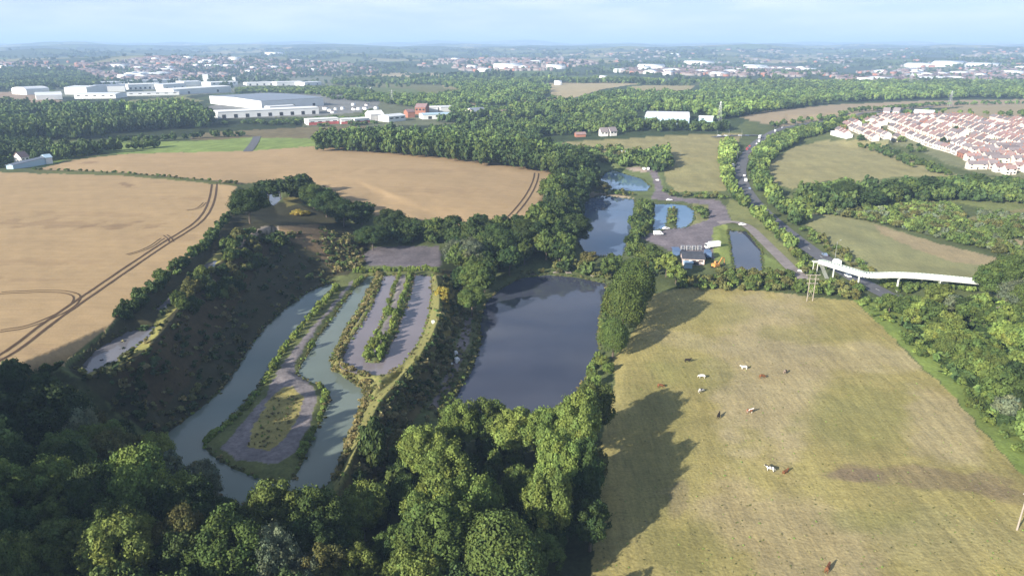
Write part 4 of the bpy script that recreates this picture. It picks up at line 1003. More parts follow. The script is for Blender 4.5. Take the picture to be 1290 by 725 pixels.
area([(330,250),(345,236),(400,240),(440,262),(470,285),(455,290),(420,280),(385,262),(360,248)], 8, (8, 11), .45, {'dark': 3, 'mid': 1}, 'tree', '* tree on the knoll between the wheat fields', 'trees on the knoll', keep=.7)
area([(-280,138),(0,134),(60,139),(140,141),(200,138),(240,138),(268,154),(262,168),(240,170),(0,179),(-280,183)], 12, (13, 18), .40, {'dark': 4, 'mid': 2}, 'tree', '* tree in the long wood below the warehouses', 'trees in the long wood')
area([(-280,88),(100,90),(125,104),(122,112),(30,114),(-280,118)], 18, (13, 18), .45, {'dark': 3, 'mid': 1}, 'tree', 'tree', 'far trees')
area([(600,104),(900,106),(1600,106),(1600,123),(1160,125),(1050,130),(935,146),(905,153),(870,143),(800,142),(760,146),(700,150),(640,142),(640,137),(680,137),(720,131),(770,120),(880,119),(890,108),(780,102),(700,103),(640,112),(600,106)], 16, (11, 16), .5, {'dark': 2, 'mid': 3}, 'tree', 'tree', 'far trees')
area([(420,103),(470,101),(560,103),(700,101),(660,108),(690,114),(690,121),(625,127),(600,120),(560,108),(480,106),(420,108)], 20, (11, 16), .5, {'dark': 2, 'mid': 3}, 'tree', 'tree', 'far trees')
area([(440,122),(520,124),(600,118),(700,127),(640,132),(560,133),(500,128)], 15, (9, 13), .5, {'dark': 2, 'mid': 3}, 'tree', 'tree', 'far trees', keep=.8)
area([(545,155),(620,145),(700,152),(800,159),(900,159),(932,163),(920,166),(860,166),(780,168),(700,171),(640,176),(560,172)], 12, (8, 13), .5, {'dark': 3, 'mid': 3}, 'tree', '* tree in the rough wood behind the pale pasture', 'trees behind the pale pasture', keep=.8)
area([(640,140),(740,138),(800,145),(800,152),(720,152),(650,148)], 13, (8, 12), .5, {'dark': 2, 'mid': 3}, 'tree', 'tree', 'far trees', keep=.8)
area([(296,121),(300,113),(420,112),(470,117),(460,122),(420,121),(350,118),(300,122)], 13, (7, 10), .5, {'dark': 2, 'mid': 3}, 'tree', 'tree', 'far trees', keep=.85)
area([(400,122),(470,120),(560,132),(640,142),(600,148),(560,140),(480,130),(420,126)], 14, (7, 11), .5, {'dark': 2, 'mid': 3}, 'tree', 'tree', 'far trees', keep=.7)
area([(280,157),(400,151),(470,140),(480,150),(470,158),(390,160),(330,158)], 11, (4, 6), .5, {'dark': 3, 'mid': 1}, 'tree', 'tree', 'far trees', keep=.6)
area([(420,172),(520,169),(620,171),(700,178),(640,182),(560,176),(470,174),(402,176)], 11, (8, 12), .5, {'dark': 3, 'mid': 2}, 'tree', 'tree', 'far trees', keep=.6)
area([(-280,186),(0,186),(40,184),(80,190),(110,190),(150,192),(60,205),(20,212),(-280,213)], 9, (8, 11), .45, {'dark': 4, 'mid': 1}, 'tree', '* tree in the dark hedge row by the farm', 'trees by the farm')
line([(95,192),(125,190),(150,190),(180,188),(200,185)], 8, (5, 9), .5, {'dark': 3, 'mid': 1}, 'tree', '* tree in the hedge between the green strips', 'trees between the green strips', 3)
line([(150,180),(200,178),(250,174),(300,172)], 9, (5, 8), .5, {'dark': 3, 'mid': 1}, 'tree', '* tree in the hedge between the green strips', 'trees between the green strips', 6, rows=2)
line([(45,214),(150,218),(266,229),(298,232)], 5, (1.2, 2.4), .7, {'mid': 3, 'olive': 2}, 'bush', '* bush in the low hedge between the wheat fields', 'bushes between the wheat fields', .5)
area([(910,184),(922,178),(928,195),(924,215),(926,235),(938,256),(960,279),(985,300),(1012,322),(1003,322),(975,300),(945,272),(922,250),(910,225),(908,200)], 6.5, (6, 9), .48, {'mid': 3, 'bright': 3, 'dark': .6}, 'tree', '* tree in the belt on the pond side of the road', 'trees on the pond side of the road', roadgap=8)
area([(975,178),(1000,167),(1060,155),(1080,152),(1065,160),(1010,177),(985,190),(968,206),(962,222),(972,242),(997,264),(1017,280),(1003,287),(975,262),(952,240),(944,222),(945,205),(955,190)], 6.5, (6, 9), .48, {'mid': 4, 'dark': 1.5, 'bright': 1.5}, 'tree', '* tree in the belt on the field side of the road', 'trees on the field side of the road', roadgap=8)
line([(972,160),(1010,153),(1060,145),(1120,138),(1170,133),(1290,131)], 12, (5, 8), .5, {'dark': 3, 'mid': 2}, 'tree', 'tree', 'far trees', 4, rows=2)
line([(1085,153),(1130,147),(1180,143),(1250,146),(1290,147)], 14, (6, 9), .5, {'dark': 2, 'mid': 2}, 'tree', 'tree', 'far trees', 5)
area([(1012,285),(1048,307),(1085,332),(1112,352),(1095,352),(1055,330),(1022,306),(1003,290)], 4.5, (2, 3.6), .6, {'mid': 3, 'olive': 3, 'bright': 1}, 'bush', '* bush on the verge above the road', 'bushes on the road verge', roadgap=7)
area([(985,300),(1012,322),(1035,338),(1060,352),(1100,372),(1075,376),(1020,362),(1012,345),(1000,325)], 4.5, (2, 3.6), .6, {'mid': 3, 'olive': 3, 'bright': 1}, 'bush', '* bush between the gravel track and the road', 'bushes beside the gravel track', roadgap=7, keep=.7)
area([(1085,182),(1120,188),(1165,207),(1200,220),(1190,222),(1150,212),(1110,195),(1080,186)], 7, (3, 5.5), .55, {'mid': 3, 'dark': 2}, 'bush', '* bush along the edge of the housing estate', 'bushes beside the estate', keep=.7)
area([(1045,160),(1075,155),(1070,168),(1090,178),(1060,172)], 9, (4, 7), .5, {'mid': 3, 'olive': 2}, 'tree', '* small tree at the estate\'s western tip', 'small trees at the estate tip', keep=.7)
area([(1000,258),(1012,246),(1050,240),(1110,240),(1180,235),(1240,236),(1290,238),(1600,245),(1600,268),(1290,260),(1230,254),(1150,258),(1060,268),(1010,268)], 8, (7, 11), .48, {'dark': 3, 'mid': 4}, 'tree', '* tree in the belt below the oval field', 'trees below the oval field')
area([(1012,268),(1060,266),(1150,256),(1205,262),(1215,278),(1260,300),(1290,318),(1290,328),(1200,306),(1110,281),(1030,270)], 4.2, (2.2, 4.4), .62, {'mid': 3, 'olive': 1.4, 'grey': 1.2, 'bright': 2}, 'bush', '* bush in the scrub band between the two right hand fields', 'bushes in the scrub band')
area([(1225,270),(1290,274),(1450,276),(1450,300),(1290,302),(1240,294)], 4.5, (2.4, 4.6), .62, {'mid': 3, 'olive': 1, 'grey': 1}, 'bush', '* bush in the scrub by the right edge', 'bushes in the right hand scrub')
area([(1110,392),(1160,388),(1232,392),(1290,400),(1500,430),(1600,800),(1430,700),(1290,560),(1245,510),(1196,462),(1155,428),(1125,400)], 6.2, (6.5, 10), .50, {'mid': 3, 'dark': .7, 'bright': 4, 'grey': .7, 'lime': .6}, 'tree', '* tree in the thick belt along the right of the pasture', 'trees right of the pasture', roadgap=6)
area([(1235,378),(1290,362),(1500,360),(1500,410),(1290,410)], 8, (11, 15), .45, {'mid': 3, 'dark': 2}, 'tree', '* tall tree behind the end of the footbridge', 'tall trees by the footbridge end')
area([(1130,352),(1230,362),(1240,370),(1160,368),(1110,376),(1105,362)], 4, (2, 4), .6, {'mid': 3, 'bright': 1}, 'bush', '* bush below the footbridge', 'bushes below the footbridge', roadgap=6)
area([(1078,380),(1110,378),(1128,402),(1158,432),(1200,468),(1250,520),(1290,570),(1280,572),(1235,525),(1188,478),(1145,440),(1108,405)], 3.4, (1.4, 2.8), .65, {'bright': 2, 'mid': 3}, 'bush', '* bush on the bright grassy edge of the right hand belt', 'bushes edging the right hand belt', keep=.5)
area([(852,352),(905,353),(1010,356),(1075,372),(1078,378),(1010,370),(852,364)], 4, (2, 4), .6, {'mid': 3, 'olive': 3, 'bright': 1}, 'bush', '* bush in the hedge along the top of the cow pasture', 'bushes along the top of the pasture', roadgap=6)
area([(905,336),(925,346),(960,348),(1000,350),(1000,356),(905,352)], 4.5, (2.4, 4.6), .55, {'mid': 3, 'olive': 2}, 'bush', '* bush beside the narrow pond', 'bushes beside the narrow pond')
area([(700,325),(765,338),(840,330),(855,345),(800,350),(765,350),(700,342)], 6.5, (4, 7), .5, {'mid': 3, 'olive': 2, 'dark': 1}, 'tree', '* low tree on the bank north of the lake', 'low trees north of the lake', keep=.75)
area([(800,256),(822,262),(819,290),(800,316),(788,318),(796,290)], 5, (3, 6), .5, {'mid': 3, 'dark': 1}, 'bush', '* bush on the bank between the second and fourth pond', 'bushes between the ponds')
area([(775,205),(838,194),(846,212),(830,218),(800,212),(772,212)], 8, (8, 11), .48, {'mid': 3, 'dark': 3}, 'tree', '* tree behind the third pond', 'trees behind the third pond')
area([(735,248),(760,245),(790,243),(800,248),(760,246)], 5, (2.5, 4.5), .5, {'mid': 2, 'olive': 1}, 'bush', '* bush on the bank between second and third pond', 'bushes between second and third pond')
area([(835,243),(870,246),(920,248),(918,252),(870,251),(845,248)], 5, (2.5, 4), .55, {'mid': 2, 'olive': 1}, 'bush', '* bush in the hedge above the fourth pond', 'bushes above the fourth pond')
area([(870,260),(893,262),(893,274),(876,280)], 5, (2.5, 4), .55, {'mid': 2, 'dark': 1}, 'bush', '* bush right of the fourth pond', 'bushes right of the fourth pond', keep=.7)
area([(700,187),(780,190),(830,196),(800,208),(750,210),(715,206)], 9, (4, 8), .5, {'mid': 3, 'olive': 2, 'dark': 2}, 'tree', '* small tree in the rough ground above the third pond', 'small trees above the third pond', keep=.7)
area([(838,284),(841,262),(852,262),(852,280)], 3, (1, 2.2), .6, {'bright': 2, 'olive': 2}, 'bush', '* bush on the fourth pond\'s island', 'bushes on the pond island')
area([(215,372),(262,330),(300,296),(345,290),(372,300),(340,330),(310,350),(300,375),(260,392),(225,400)], 4.4, (2.2, 4.6), .58, {'dark': 3, 'mid': 2, 'olive': 2}, 'bush', '* bush on the quarry rim above the green pond', 'bushes on the quarry rim', keep=.75)
area([(150,470),(215,420),(290,390),(330,360),(400,350),(330,412),(285,480),(215,545),(160,520)], 6, (1.4, 3.0), .62, {'dark': 4, 'olive': 3, 'ochre': .7}, 'bush', '* bush on the shaded quarry slope', 'bushes on the quarry slope', keep=.2)
area([(400,300),(455,310),(458,335),(435,345),(405,335)], 5, (1.5, 3.2), .6, {'olive': 3, 'ochre': 2, 'mid': 1}, 'bush', '* bush on the rough ground left of the spoil heap', 'bushes left of the spoil heap', keep=.7)
line([(60,470),(90,460),(120,432),(145,412),(160,392),(205,352),(240,330),(270,298),(292,270)], 3.2, (2, 3.8), .6, {'dark': 3, 'mid': 2}, 'bush', '* bush in the hedge at the wheat field edge', 'bushes at the wheat field edge', 1.6, rows=2)
area([(558,348),(586,348),(584,385),(570,430),(550,480),(510,545),(485,600),(458,620),(470,540),(505,490),(550,430),(560,395)], 4.2, (1.4, 3.2), .6, {'olive': 3, 'ochre': 2, 'dark': 2, 'mid': 1}, 'bush', '* bush on the bank between the brown pond and the lake', 'bushes on the lake bank', keep=.55)
line([(607,395),(605,425),(594,455),(580,482),(566,502),(553,524)], 2.6, (1.2, 3.0), .6, {'mid': 3, 'olive': 3}, 'bush', '* bush on the lake\'s western shore', 'bushes on the lake\'s western shore', .9)
line([(660,346),(700,342),(740,345),(765,352)], 3.5, (1.2, 3), .6, {'mid': 3, 'olive': 3}, 'bush', '* bush on the lake\'s northern shore', 'bushes on the lake\'s northern shore', 1.2)
line([(765,385),(760,410),(757,440),(750,460),(742,478)], 3.2, (1.2, 3), .6, {'mid': 3, 'bright': 2}, 'bush', '* bush on the lake\'s eastern shore', 'bushes on the lake\'s eastern shore', 1.2)
line([(970,415),(970,415.1)], 3, (.1, .11), .1, {'mid': 1}, 'bush', 'x', 'x') if False else None
area([(-280,560),(-60,540),(-40,620),(-60,900),(-400,900)], 9, (18, 24), .36, W1, 'tree', 'tree', 'far trees')
area([(-100,640),(150,625),(250,680),(440,690),(560,730),(590,900),(-400,900)], 6, (3, 7), .55, {'dark': 3, 'mid': 2}, 'bush', '* bush under the trees of the bottom left wood', 'bushes in the bottom left wood', keep=.7)
area([(-250,500),(0,492),(40,500),(110,512),(165,560),(195,600),(180,615),(100,600),(20,605),(-250,620)], 8, (7, 13), .44, {'dark': 4, 'mid': 1, 'olive': 1}, 'tree', '* tree on the shaded slope below the wheat field', 'trees on the shaded slope', 'loose')
area([(1060,175),(1090,155),(1290,156),(1290,215),(1200,205)], 17, (3.5, 6), .5, {'mid': 2, 'bright': 1, 'dark': 1}, 'bush', '* bush among the estate houses', 'garden bushes in the estate', keep=.9)
# -- planted rows on the spits
SB = {'lime': 3, 'bright': 2}
line([(424,364),(406,386),(390,402),(370,425),(354,448),(343,466)], 2.7, (1.6, 2.9), .52, SB, 'sapling', '* leafy sapling in the left row on the long spit', 'saplings in the left row on the spit', .35)
line([(343,466),(326,494),(304,520),(278,543),(260,556)], 2.5, (.8, 1.5), .9, SB, 'sapling', '* low sapling on the left edge of the spit\'s head', 'low saplings on the spit\'s left edge', .5)
line([(456,353),(441,373),(426,393),(412,412),(398,432),(387,450),(381,464)], 2.5, (2.0, 3.4), .50, SB, 'sapling', '* leafy sapling in the right row on the long spit', 'saplings in the right row on the spit', .35)
line([(383,472),(400,484),(411,496),(409,512),(401,530),(391,552),(381,575)], 2.0, (1.2, 2.4), .6, SB, 'sapling', '* sapling on the right edge of the spit\'s head', 'saplings on the spit\'s right edge', .7)
line([(504,347),(492,373),(482,400),(470,425),(462,446)], 3.2, (1.4, 2.4), .42, SB, 'sapling', '* sapling in the left row on the brown pond\'s island', 'saplings in the island\'s left row', .3)
line([(519,345),(509,372),(501,396),(489,425),(479,450)], 2.8, (2.2, 3.4), .40, SB, 'sapling', '* sapling in the right row on the brown pond\'s island', 'saplings in the island\'s right row', .3)
line([(448,344),(475,342),(500,341),(525,341),(548,342)], 2.4, (1.8, 3.2), .5, SB, 'sapling', '* sapling in the row between the spoil heap and the ponds', 'saplings below the spoil heap', .6)

pondw = [pl_ for _, pl_, _, _ in PW]
TA = np.array([(t[0], t[1]) for t in TL]); wet = np.zeros(len(TL), bool)
for pl_ in pondw: wet |= pip(TA[:, 0], TA[:, 1], pl_)
for k_ in (7, 8, 9): wet |= (pip(TA[:, 0], TA[:, 1], PW[k_][1]) | (dist_poly(TA[:, 0], TA[:, 1], PW[k_][1]) < 3.5))
brl = [P(a_, b_, 5.5)[:2] for a_, b_ in ((1034,331),(1094,349),(1139,347),(1232,356))]
db = dist_poly(TA[:, 0], TA[:, 1], brl, False)
TL = [t if (d_ > 26 or t[10]) else (*t[:3], min(t[3], 3.2 if d_ < 12 else 5.), min(t[4], 2.6), *t[5:]) for t, w_, d_ in zip(TL, wet, db) if (not w_ or t[10])]
dl = dist_poly(np.array([t[0] for t in TL]), np.array([t[1] for t in TL]), PW[2][1])
TL = [(*t[:3], min(t[3], 1.3), min(t[4], 1.), *t[5:]) if (d_ < 7 and t[6] == 'bush' and t[0] < -5 and not t[10]) else t for t, d_ in zip(TL, dl)]
TL2 = []
for t in TL:
    a_, b_, d_ = proj(t[0], t[1], t[2] + t[3]*.6); TL2.append((t, float(t[4]/d_*F), float(a_), float(b_)))
indiv = {'tree': 298, 'bush': 296, 'sapling': 296}
chosen, stuff_ = [], []
for kd in ('tree', 'bush', 'sapling'):
    k = [q for q in TL2 if q[0][6] == kd]
    k.sort(key=lambda q: -(q[1] + (1000 if q[0][10] else 0)) if (-8 < q[2] < 1298 and q[3] < 730) else 1e6)
    ok = [q for q in k if -8 < q[2] < 1298 and q[3] < 730 and q[0][8] != 'tree'][:indiv[kd]]
    ids = set(map(id, ok)); chosen += ok; stuff_ += [q for q in k if id(q) not in ids]
print('plants', len(TL2), 'individual', len(chosen), 'stuff', len(stuff_))
by = {}
for q in chosen:
    if not q[0][10]: by.setdefault((q[0][8], q[0][9]), []).append(q)
NEWL = {}
for (lab, g_), qs in by.items():
    if len(qs) < 2: continue
    rows_ = 'row' in lab or 'edge' in lab or 'shore' in lab
    for n_, q in enumerate(sorted(qs, key=lambda q: q[2])):
        head, _, tail = lab.partition(' tree ' if ' tree ' in lab else (' bush ' if ' bush ' in lab else ' sapling '))
        kn = q[0][6]; NEWL[id(q)] = ' '.join(f'{ordinal(n_+1)} {head} {kn} from the left {tail}'.split()[:16])
KN = {}
for i, (t, ap, a_, b_) in enumerate(chosen):
    x, y, z, h, R, pal, kind, shape, label, group, must = t; label = NEWL.get(id(chosen[i]), label)
    lod = 'hi' if ap > 19 else ('mid' if ap > 7 else 'low')
    if kind != 'tree' and lod == 'hi': lod = 'mid'
    ms = CR[(shape, lod)]; me = ms[i % len(ms)]
    tree_like = kind == 'tree'
    cr_o = bpy.data.objects.new('crown', me)
    rot = ar.uniform(0, 6.28)
    if tree_like:
        root = empty('tree', (x, y, z)); tag(root, label, 'tree', group)
        link(cr_o, root); tk = link(bpy.data.objects.new('trunk', TRUNK[i % 3]), root); tk.scale = (h, h, h)
        b0 = .16*h if shape != 'tight' else .10*h
        cr_o.location = (0, 0, b0); cr_o.scale = (R, R, (h-b0)/1.92); cr_o.rotation_euler = (0, 0, rot)
    else:
        cr_o.name = kind; link(cr_o); tag(cr_o, label, kind, group)
        cr_o.location = (x, y, z - .22*h); cr_o.scale = (R, R, h*1.2/1.92); cr_o.rotation_euler = (0, 0, rot)
    cr_o.material_slots[0].link = 'OBJECT'; cr_o.material_slots[0].material = LEAF[pal]

def merged(name, items, kind='stuff', lodf=None, label=None, cat=None):
    Vs, Qs, Cs, base = [], [], [], 0
    for (x, y, z, h, R, rgb, lod) in items:
        arrs = ARR[lod]; V, Q, c = arrs[ar.integers(len(arrs))]
        a_ = ar.uniform(0, 6.28); co, si = math.cos(a_), math.sin(a_)
        W = np.empty_like(V); W[:, 0] = (V[:, 0]*co - V[:, 1]*si)*R + x; W[:, 1] = (V[:, 0]*si + V[:, 1]*co)*R + y; W[:, 2] = V[:, 2]*h*.52 + z - .04*h
        Vs.append(W); Qs.append(Q+base); base += len(V); Cs.append(c*np.array(rgb)*ar.uniform(.75, 1.25)*(1+.22*math.sin(x*.011+y*.004)*math.sin(y*.007-x*.003+1)))
    if not Vs: return
    me = np_mesh(name, np.concatenate(Vs), np.concatenate(Qs), [LEAF['stuff']], cols=np.concatenate(Cs))
    o = np_obj(name, me); tag(o, label, cat, kind='stuff'); print(name, len(items), len(me.polygons))
def lodof(ap): return 'big' if ap > 20 else 'mid' if ap > 11 else ('low' if ap > 4.2 else ('tiny' if ap > 1.9 else 'dot'))
items = []; items2 = []
for t, ap, a_, b_ in stuff_:
    x, y, z, h, R, pal, kind = t[:7]
    inside = -60 < a_ < 1350 and b_ < 1000
    fr = 1.6 if y > 950 else (1.35 if y > 650 else 1.1)  # leaf colour lightened with distance to stand in for haze
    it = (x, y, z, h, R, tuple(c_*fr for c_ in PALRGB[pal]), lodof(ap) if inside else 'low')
    (items if kind == 'tree' else items2).append(it)
# far hedges and copses on the patchwork country
N = 16000
fxp = ar.uniform(-250, 1550, N); fyp = 62 + 50*ar.random(N)**1.1
cnt = 0
for a_, b_ in zip(fxp, fyp):
    p = hit(a_, b_)
    if p is None or p.y < 1250: continue
    q = (np.array([p.x]), np.array([p.y])); _, e_ = patch(q[0], q[1], 330.)
    wv = fbm(q[0], q[1], 1500, 3, 3)[0]
    if wv > .26 or e_[0] > .45:
        dp = depth_of(p); R = max(6, dp*.0022)*ar.uniform(.7, 1.3)
        rgb = PALRGB['dark'] if ar.random() < .6 else PALRGB['mid']
        items.append((p.x, p.y, p.z, ar.uniform(9, 15), R, rgb, 'dot')); cnt += 1
print('far copses', cnt)
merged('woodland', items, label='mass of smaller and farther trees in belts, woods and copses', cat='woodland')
# low reeds and rough herbage along shores and on banks
def scatter_line(pxs, sp_, Hs, w_, pals, closed=False):
    pl = [Vector(P(*p, 0)[:2]) for p in pxs] if False else [hit(*p).xy for p in pxs]
    if closed: pl.append(pl[0])
    for p in resample(pl, sp_):
        x, y = p.x + ar.normal(0, w_), p.y + ar.normal(0, w_); h = ar.uniform(*Hs); z = gh(x, y)
        REED.append((x, y, z, h, h*ar.uniform(.5, .9), PALRGB[pals[ar.integers(len(pals))]], 'tiny'))
REED = []
for pl, pals in ((U_POND, ['olive', 'lime', 'ochre', 'olive']), (B_POND, ['olive', 'ochre', 'lime']), (LAKE, ['olive', 'mid', 'ochre']), (POND2, ['olive', 'mid']), (POND4, ['olive', 'mid']), (POND5, ['mid', 'olive']), (POND3, ['olive', 'mid']), (PA, ['olive', 'mid']), (PB, ['olive', 'mid'])):
    scatter_line(pl, 1.1, (.35, .9), .4, pals, True)
scatter_line([(480,345),(468,370),(455,395),(440,415),(428,440),(423,458),(440,472),(462,480),(462,500)], .35, (.7, 1.7), .5, ['ochre', 'ochre', 'olive'])
scatter_line([(480,345),(466,372),(453,397),(437,418),(426,440),(421,458),(438,474),(466,484)], .5, (.6, 1.3), .5, ['ochre', 'olive', 'mid'])
scatter_line([(462,500),(447,540),(435,572),(421,605)], .4, (.7, 1.5), .5, ['ochre', 'ochre', 'olive'])
def scatter_area(poly, n, Hs, pals, rmul=1., lod='dot'):
    a0 = min(p[0] for p in poly); a1 = max(p[0] for p in poly); b0 = min(p[1] for p in poly); b1 = max(p[1] for p in poly)
    X = ar.uniform(a0, a1, n); Y = ar.uniform(b0, b1, n); k = pip(X, Y, poly)
    for a_, b_ in zip(X[k], Y[k]):
        p = hit(a_, b_)
        if p is None: continue
        h = ar.uniform(*Hs); REED.append((p.x, p.y, p.z, h, h*ar.uniform(.6, 1.1)*rmul, PALRGB[pals[ar.integers(len(pals))]], lod))
SLOPE = [(100,470),(200,400),(300,300),(345,285),(450,300),(455,335),(420,352),(335,410),(287,478),(205,553),(150,520)]
scatter_area(SLOPE, 1100, (.5, 1.6), ['ochre', 'olive', 'olive', 'dark', 'dark', 'dark'])
scatter_area([(556,345),(590,345),(584,400),(565,465),(545,500),(500,560),(480,600),(440,620),(460,545),(510,475),(550,420)], 2200, (.5, 1.5), ['ochre', 'olive', 'olive', 'dark'])
scatter_area([(352,492),(368,488),(380,500),(374,525),(360,545),(340,565),(312,560),(322,535),(335,510)], 170, (.2, .5), ['ochre', 'ochre', 'lime', 'ochre'])
scatter_area([(858,362),(1010,372),(1110,410),(1195,492),(1290,598),(1290,725),(750,725),(770,520),(770,455),(815,372)], 1300, (.08, .2), ['olive', 'ochre', 'lime', 'ochre'], 1.3)
scatter_area([(588,378),(604,395),(604,430),(598,450),(580,485),(566,507),(552,530),(535,530),(550,497),(565,468),(577,430)], 500, (.4, 1.1), ['olive', 'mid', 'ochre'])
scatter_area([(400,285),(455,300),(460,335),(420,345)], 500, (.4, 1.3), ['ochre', 'olive', 'mid'])
scatter_area([(1010,265),(1150,255),(1290,300),(1290,326),(1100,280)], 900, (.8, 2.), ['olive', 'mid', 'grey'])
scatter_area([(1110,378),(1290,385),(1290,560),(1190,465)], 1500, (1.5, 3.), ['mid', 'dark'])
scatter_area([(545,340),(560,338),(558,380),(556,402),(546,425),(530,450),(508,476),(478,510),(460,545),(440,590),(424,620),(430,580),(456,515),(475,472),(508,457),(533,420),(544,370)], 700, (.25, .7), ['olive', 'lime', 'ochre', 'ochre'])
items2 += REED
merged('undergrowth', items2, label='low scrub, reeds and rough herbage on banks and shores', cat='undergrowth')

# ------------------------------------------------------------------ footbridge over the road
def wz(px, py, z): p = P(px, py, z); return Vector(p)
b0, b1, b2, b3 = wz(1034,331,5.0), wz(1094,349,6.6), wz(1139,347,6.8), wz(1232,356,6.2)
br = empty('footbridge', (b1.x, b1.y, 0)); tag(br, 'pale green caged footbridge bending across the road', 'footbridge')
def local(v): return v - br.location
def extr(p, q, w0, z0, w1, z1, mb, off=0.):                 # bar of rectangular section along p-q
    t = (q-p); t.z = 0; t.normalize(); n = Vector((-t.y, t.x, 0))
    vs = [local(a_) + n*(off + u) + Vector((0, 0, v)) for a_ in (p, q) for u, v in ((w0, z0), (w1, z0), (w1, z1), (w0, z1))]
    mb.add(vs, [(0,1,2,3),(7,6,5,4),(0,4,5,1),(1,5,6,2),(2,6,7,3),(3,7,4,0)])
bp_ = smooth_pts([b0, b0.lerp(b1, .7), b1, b2, b3], 3); segs = list(zip(bp_, bp_[1:]))
def along(f_):
    ls = [(q-p).length for p, q in segs]; d_ = f_*sum(ls)
    for (p, q), l_ in zip(segs, ls):
        if d_ <= l_: return p.lerp(q, d_/l_)
        d_ -= l_
    return segs[-1][1]
d = MB()
for p, q in segs: extr(p, q, -1.4, -.35, 1.4, 0, d)
d.build('deck', M['deck'], br)
for s in (-1, 1):
    m = MB()
    for p, q in segs: extr(p, q, -.05, .03, .05, 1.45, m, s*1.32)
    pr = m.build('parapet', M['bridge'], br)
    m = MB()
    for p, q in segs:
        n = max(1, int((q-p).length/2.5))
        for i in range(n+1):
            c = p.lerp(q, i/n); t = (q-p).normalized(); e_ = t*.06; extr(c-e_, c+e_, -.06, .0, .06, 1.5, m, s*1.42)
        extr(p, q, -.07, 1.46, .07, 1.56, m, s*1.32)
    m.build('post_rail', M['white'], pr)
m = MB()
for p, q in segs:
    n = max(1, int((q-p).length/1.2))
    for i in range(n):
        c = p.lerp(q, (i+.5)/n); t = (q-p).normalized()*.28; extr(c-t, c+t, -1.3, 1.6, 1.3, 1.66, m)
m.build('mesh_canopy', M['bridge'], br)
def pier(v, two=True):
    zg = gh(v.x, v.y); m = MB(); l = local(v)
    for s in ((-.8, .8) if two else (0,)): m.tube((l.x+s*.3, l.y+s, zg-.5), (l.x+s*.3, l.y+s, v.z-.6), .2, n=10)
    m.box(l.x-.4, l.y-1.3, v.z-.66, l.x+.4, l.y+1.3, v.z-.37); m.build('pier', M['deck'], br)
for f_ in (.12, .33, .57, .80): pier(along(f_))
t = (b0-b1).normalized(); zg = gh(b0.x+t.x*9, b0.y+t.y*9); m = MB()
end = Vector((b0.x+t.x*3, b0.y+t.y*3, b0.z)); m.box(*(local(end)+Vector((-1.5,-1.2,-.45))), *(local(end)+Vector((1.5,1.2,-.0))))
for s_ in (-1, 1): m.tube(local(end)+Vector((s_,0,zg-end.z-.5)), local(end)+Vector((s_,0,-.4)), .2, n=8)
m.build('landing', M['deck'], br)
m = MB(); st = end + Vector((1.2, -2.6, 0))
for i in range(14):
    z1 = end.z - (end.z-zg)*(i+1)/14; c = local(st) + Vector((.12*i, -.36*i, 0)); m.box(c.x-.9, c.y-.22, z1-end.z+local(end).z-.1 if False else z1-.1, c.x+.9, c.y+.22, z1)
m.build('steps', M['deck'], br)

# ------------------------------------------------------------------ vehicles
def car_meshes():
    root = empty('car')
    prof = [(-2.1,.35),(-2.15,.75),(-2.0,.95),(-1.0,1.02),(-.45,1.42),(.9,1.44),(1.55,1.0),(2.1,.92),(2.15,.5),(2.05,.33)]
    MB().prism([(-x, z) for x, z in prof], -.86, .86).build('body', M['carwhite'], root)
    g = MB().prism([(.42,1.0+.05),(-.1+.5,1.36),(-.85,1.36),(-1.42,1.04)], -.875, .875); g.build('window', M['glass'], root)
    MB().add([(.98,-.7,1.05),(.98,.7,1.05),(.52,.62,1.41),(.52,-.62,1.41)], [(0,1,2,3)]).build('windscreen', M['glass'], root)
    for sx in (-1.3, 1.3):
        for sy in (-1, 1):
            w_ = MB().tube((sx, sy*.66, .33), (sx, sy*.88, .33), .33, n=14).build('wheel', M['rubber'], root)
            MB().tube((sx, sy*.86, .33), (sx, sy*.90, .33), .2, n=10).build('rim', M['steel'], w_)
    for sy in (-.6, .6):
        MB().box(2.13, sy-.18, .62, 2.18, sy+.18, .8).build('headlight', M['lamp'], root)
        MB().box(-2.18, sy-.16, .7, -2.13, sy+.16, .88).build('tail_light', M['tail'], root)
    return root
def van_meshes(Ln=5.6, hh=2.35, name='van'):
    root = empty(name); a_ = Ln/2
    MB().prism([(-a_,.4),(a_-.1,.4),(a_,.6),(a_-.05,1.05),(a_-.75,1.2),(a_-1.35,hh-.1),(a_-1.7,hh),(-a_+.1,hh),(-a_,hh-.2)], -1., 1.).build('body', M['carwhite'], root)
    MB().add([(a_-.74,-.85,1.24),(a_-.74,.85,1.24),(a_-1.3,.8,hh-.15),(a_-1.3,-.8,hh-.15)], [(0,1,2,3)]).build('windscreen', M['glass'], root)
    MB().box(a_-2.3, -1.01, 1.3, a_-1.5, 1.01, hh-.4).build('window', M['glass'], root)
    for sx in (-a_+1., a_-1.):
        for sy in (-1, 1):
            w_ = MB().tube((sx, sy*.8, .36), (sx, sy*1.02, .36), .36, n=14).build('wheel', M['rubber'], root)
            MB().tube((sx, sy*1., .36), (sx, sy*1.04, .36), .2, n=10).build('rim', M['steel'], w_)
    for sy in (-.75, .75): MB().box(a_-.03, sy-.15, .7, a_+.03, sy+.15, .95).build('headlight', M['lamp'], root)
    return root
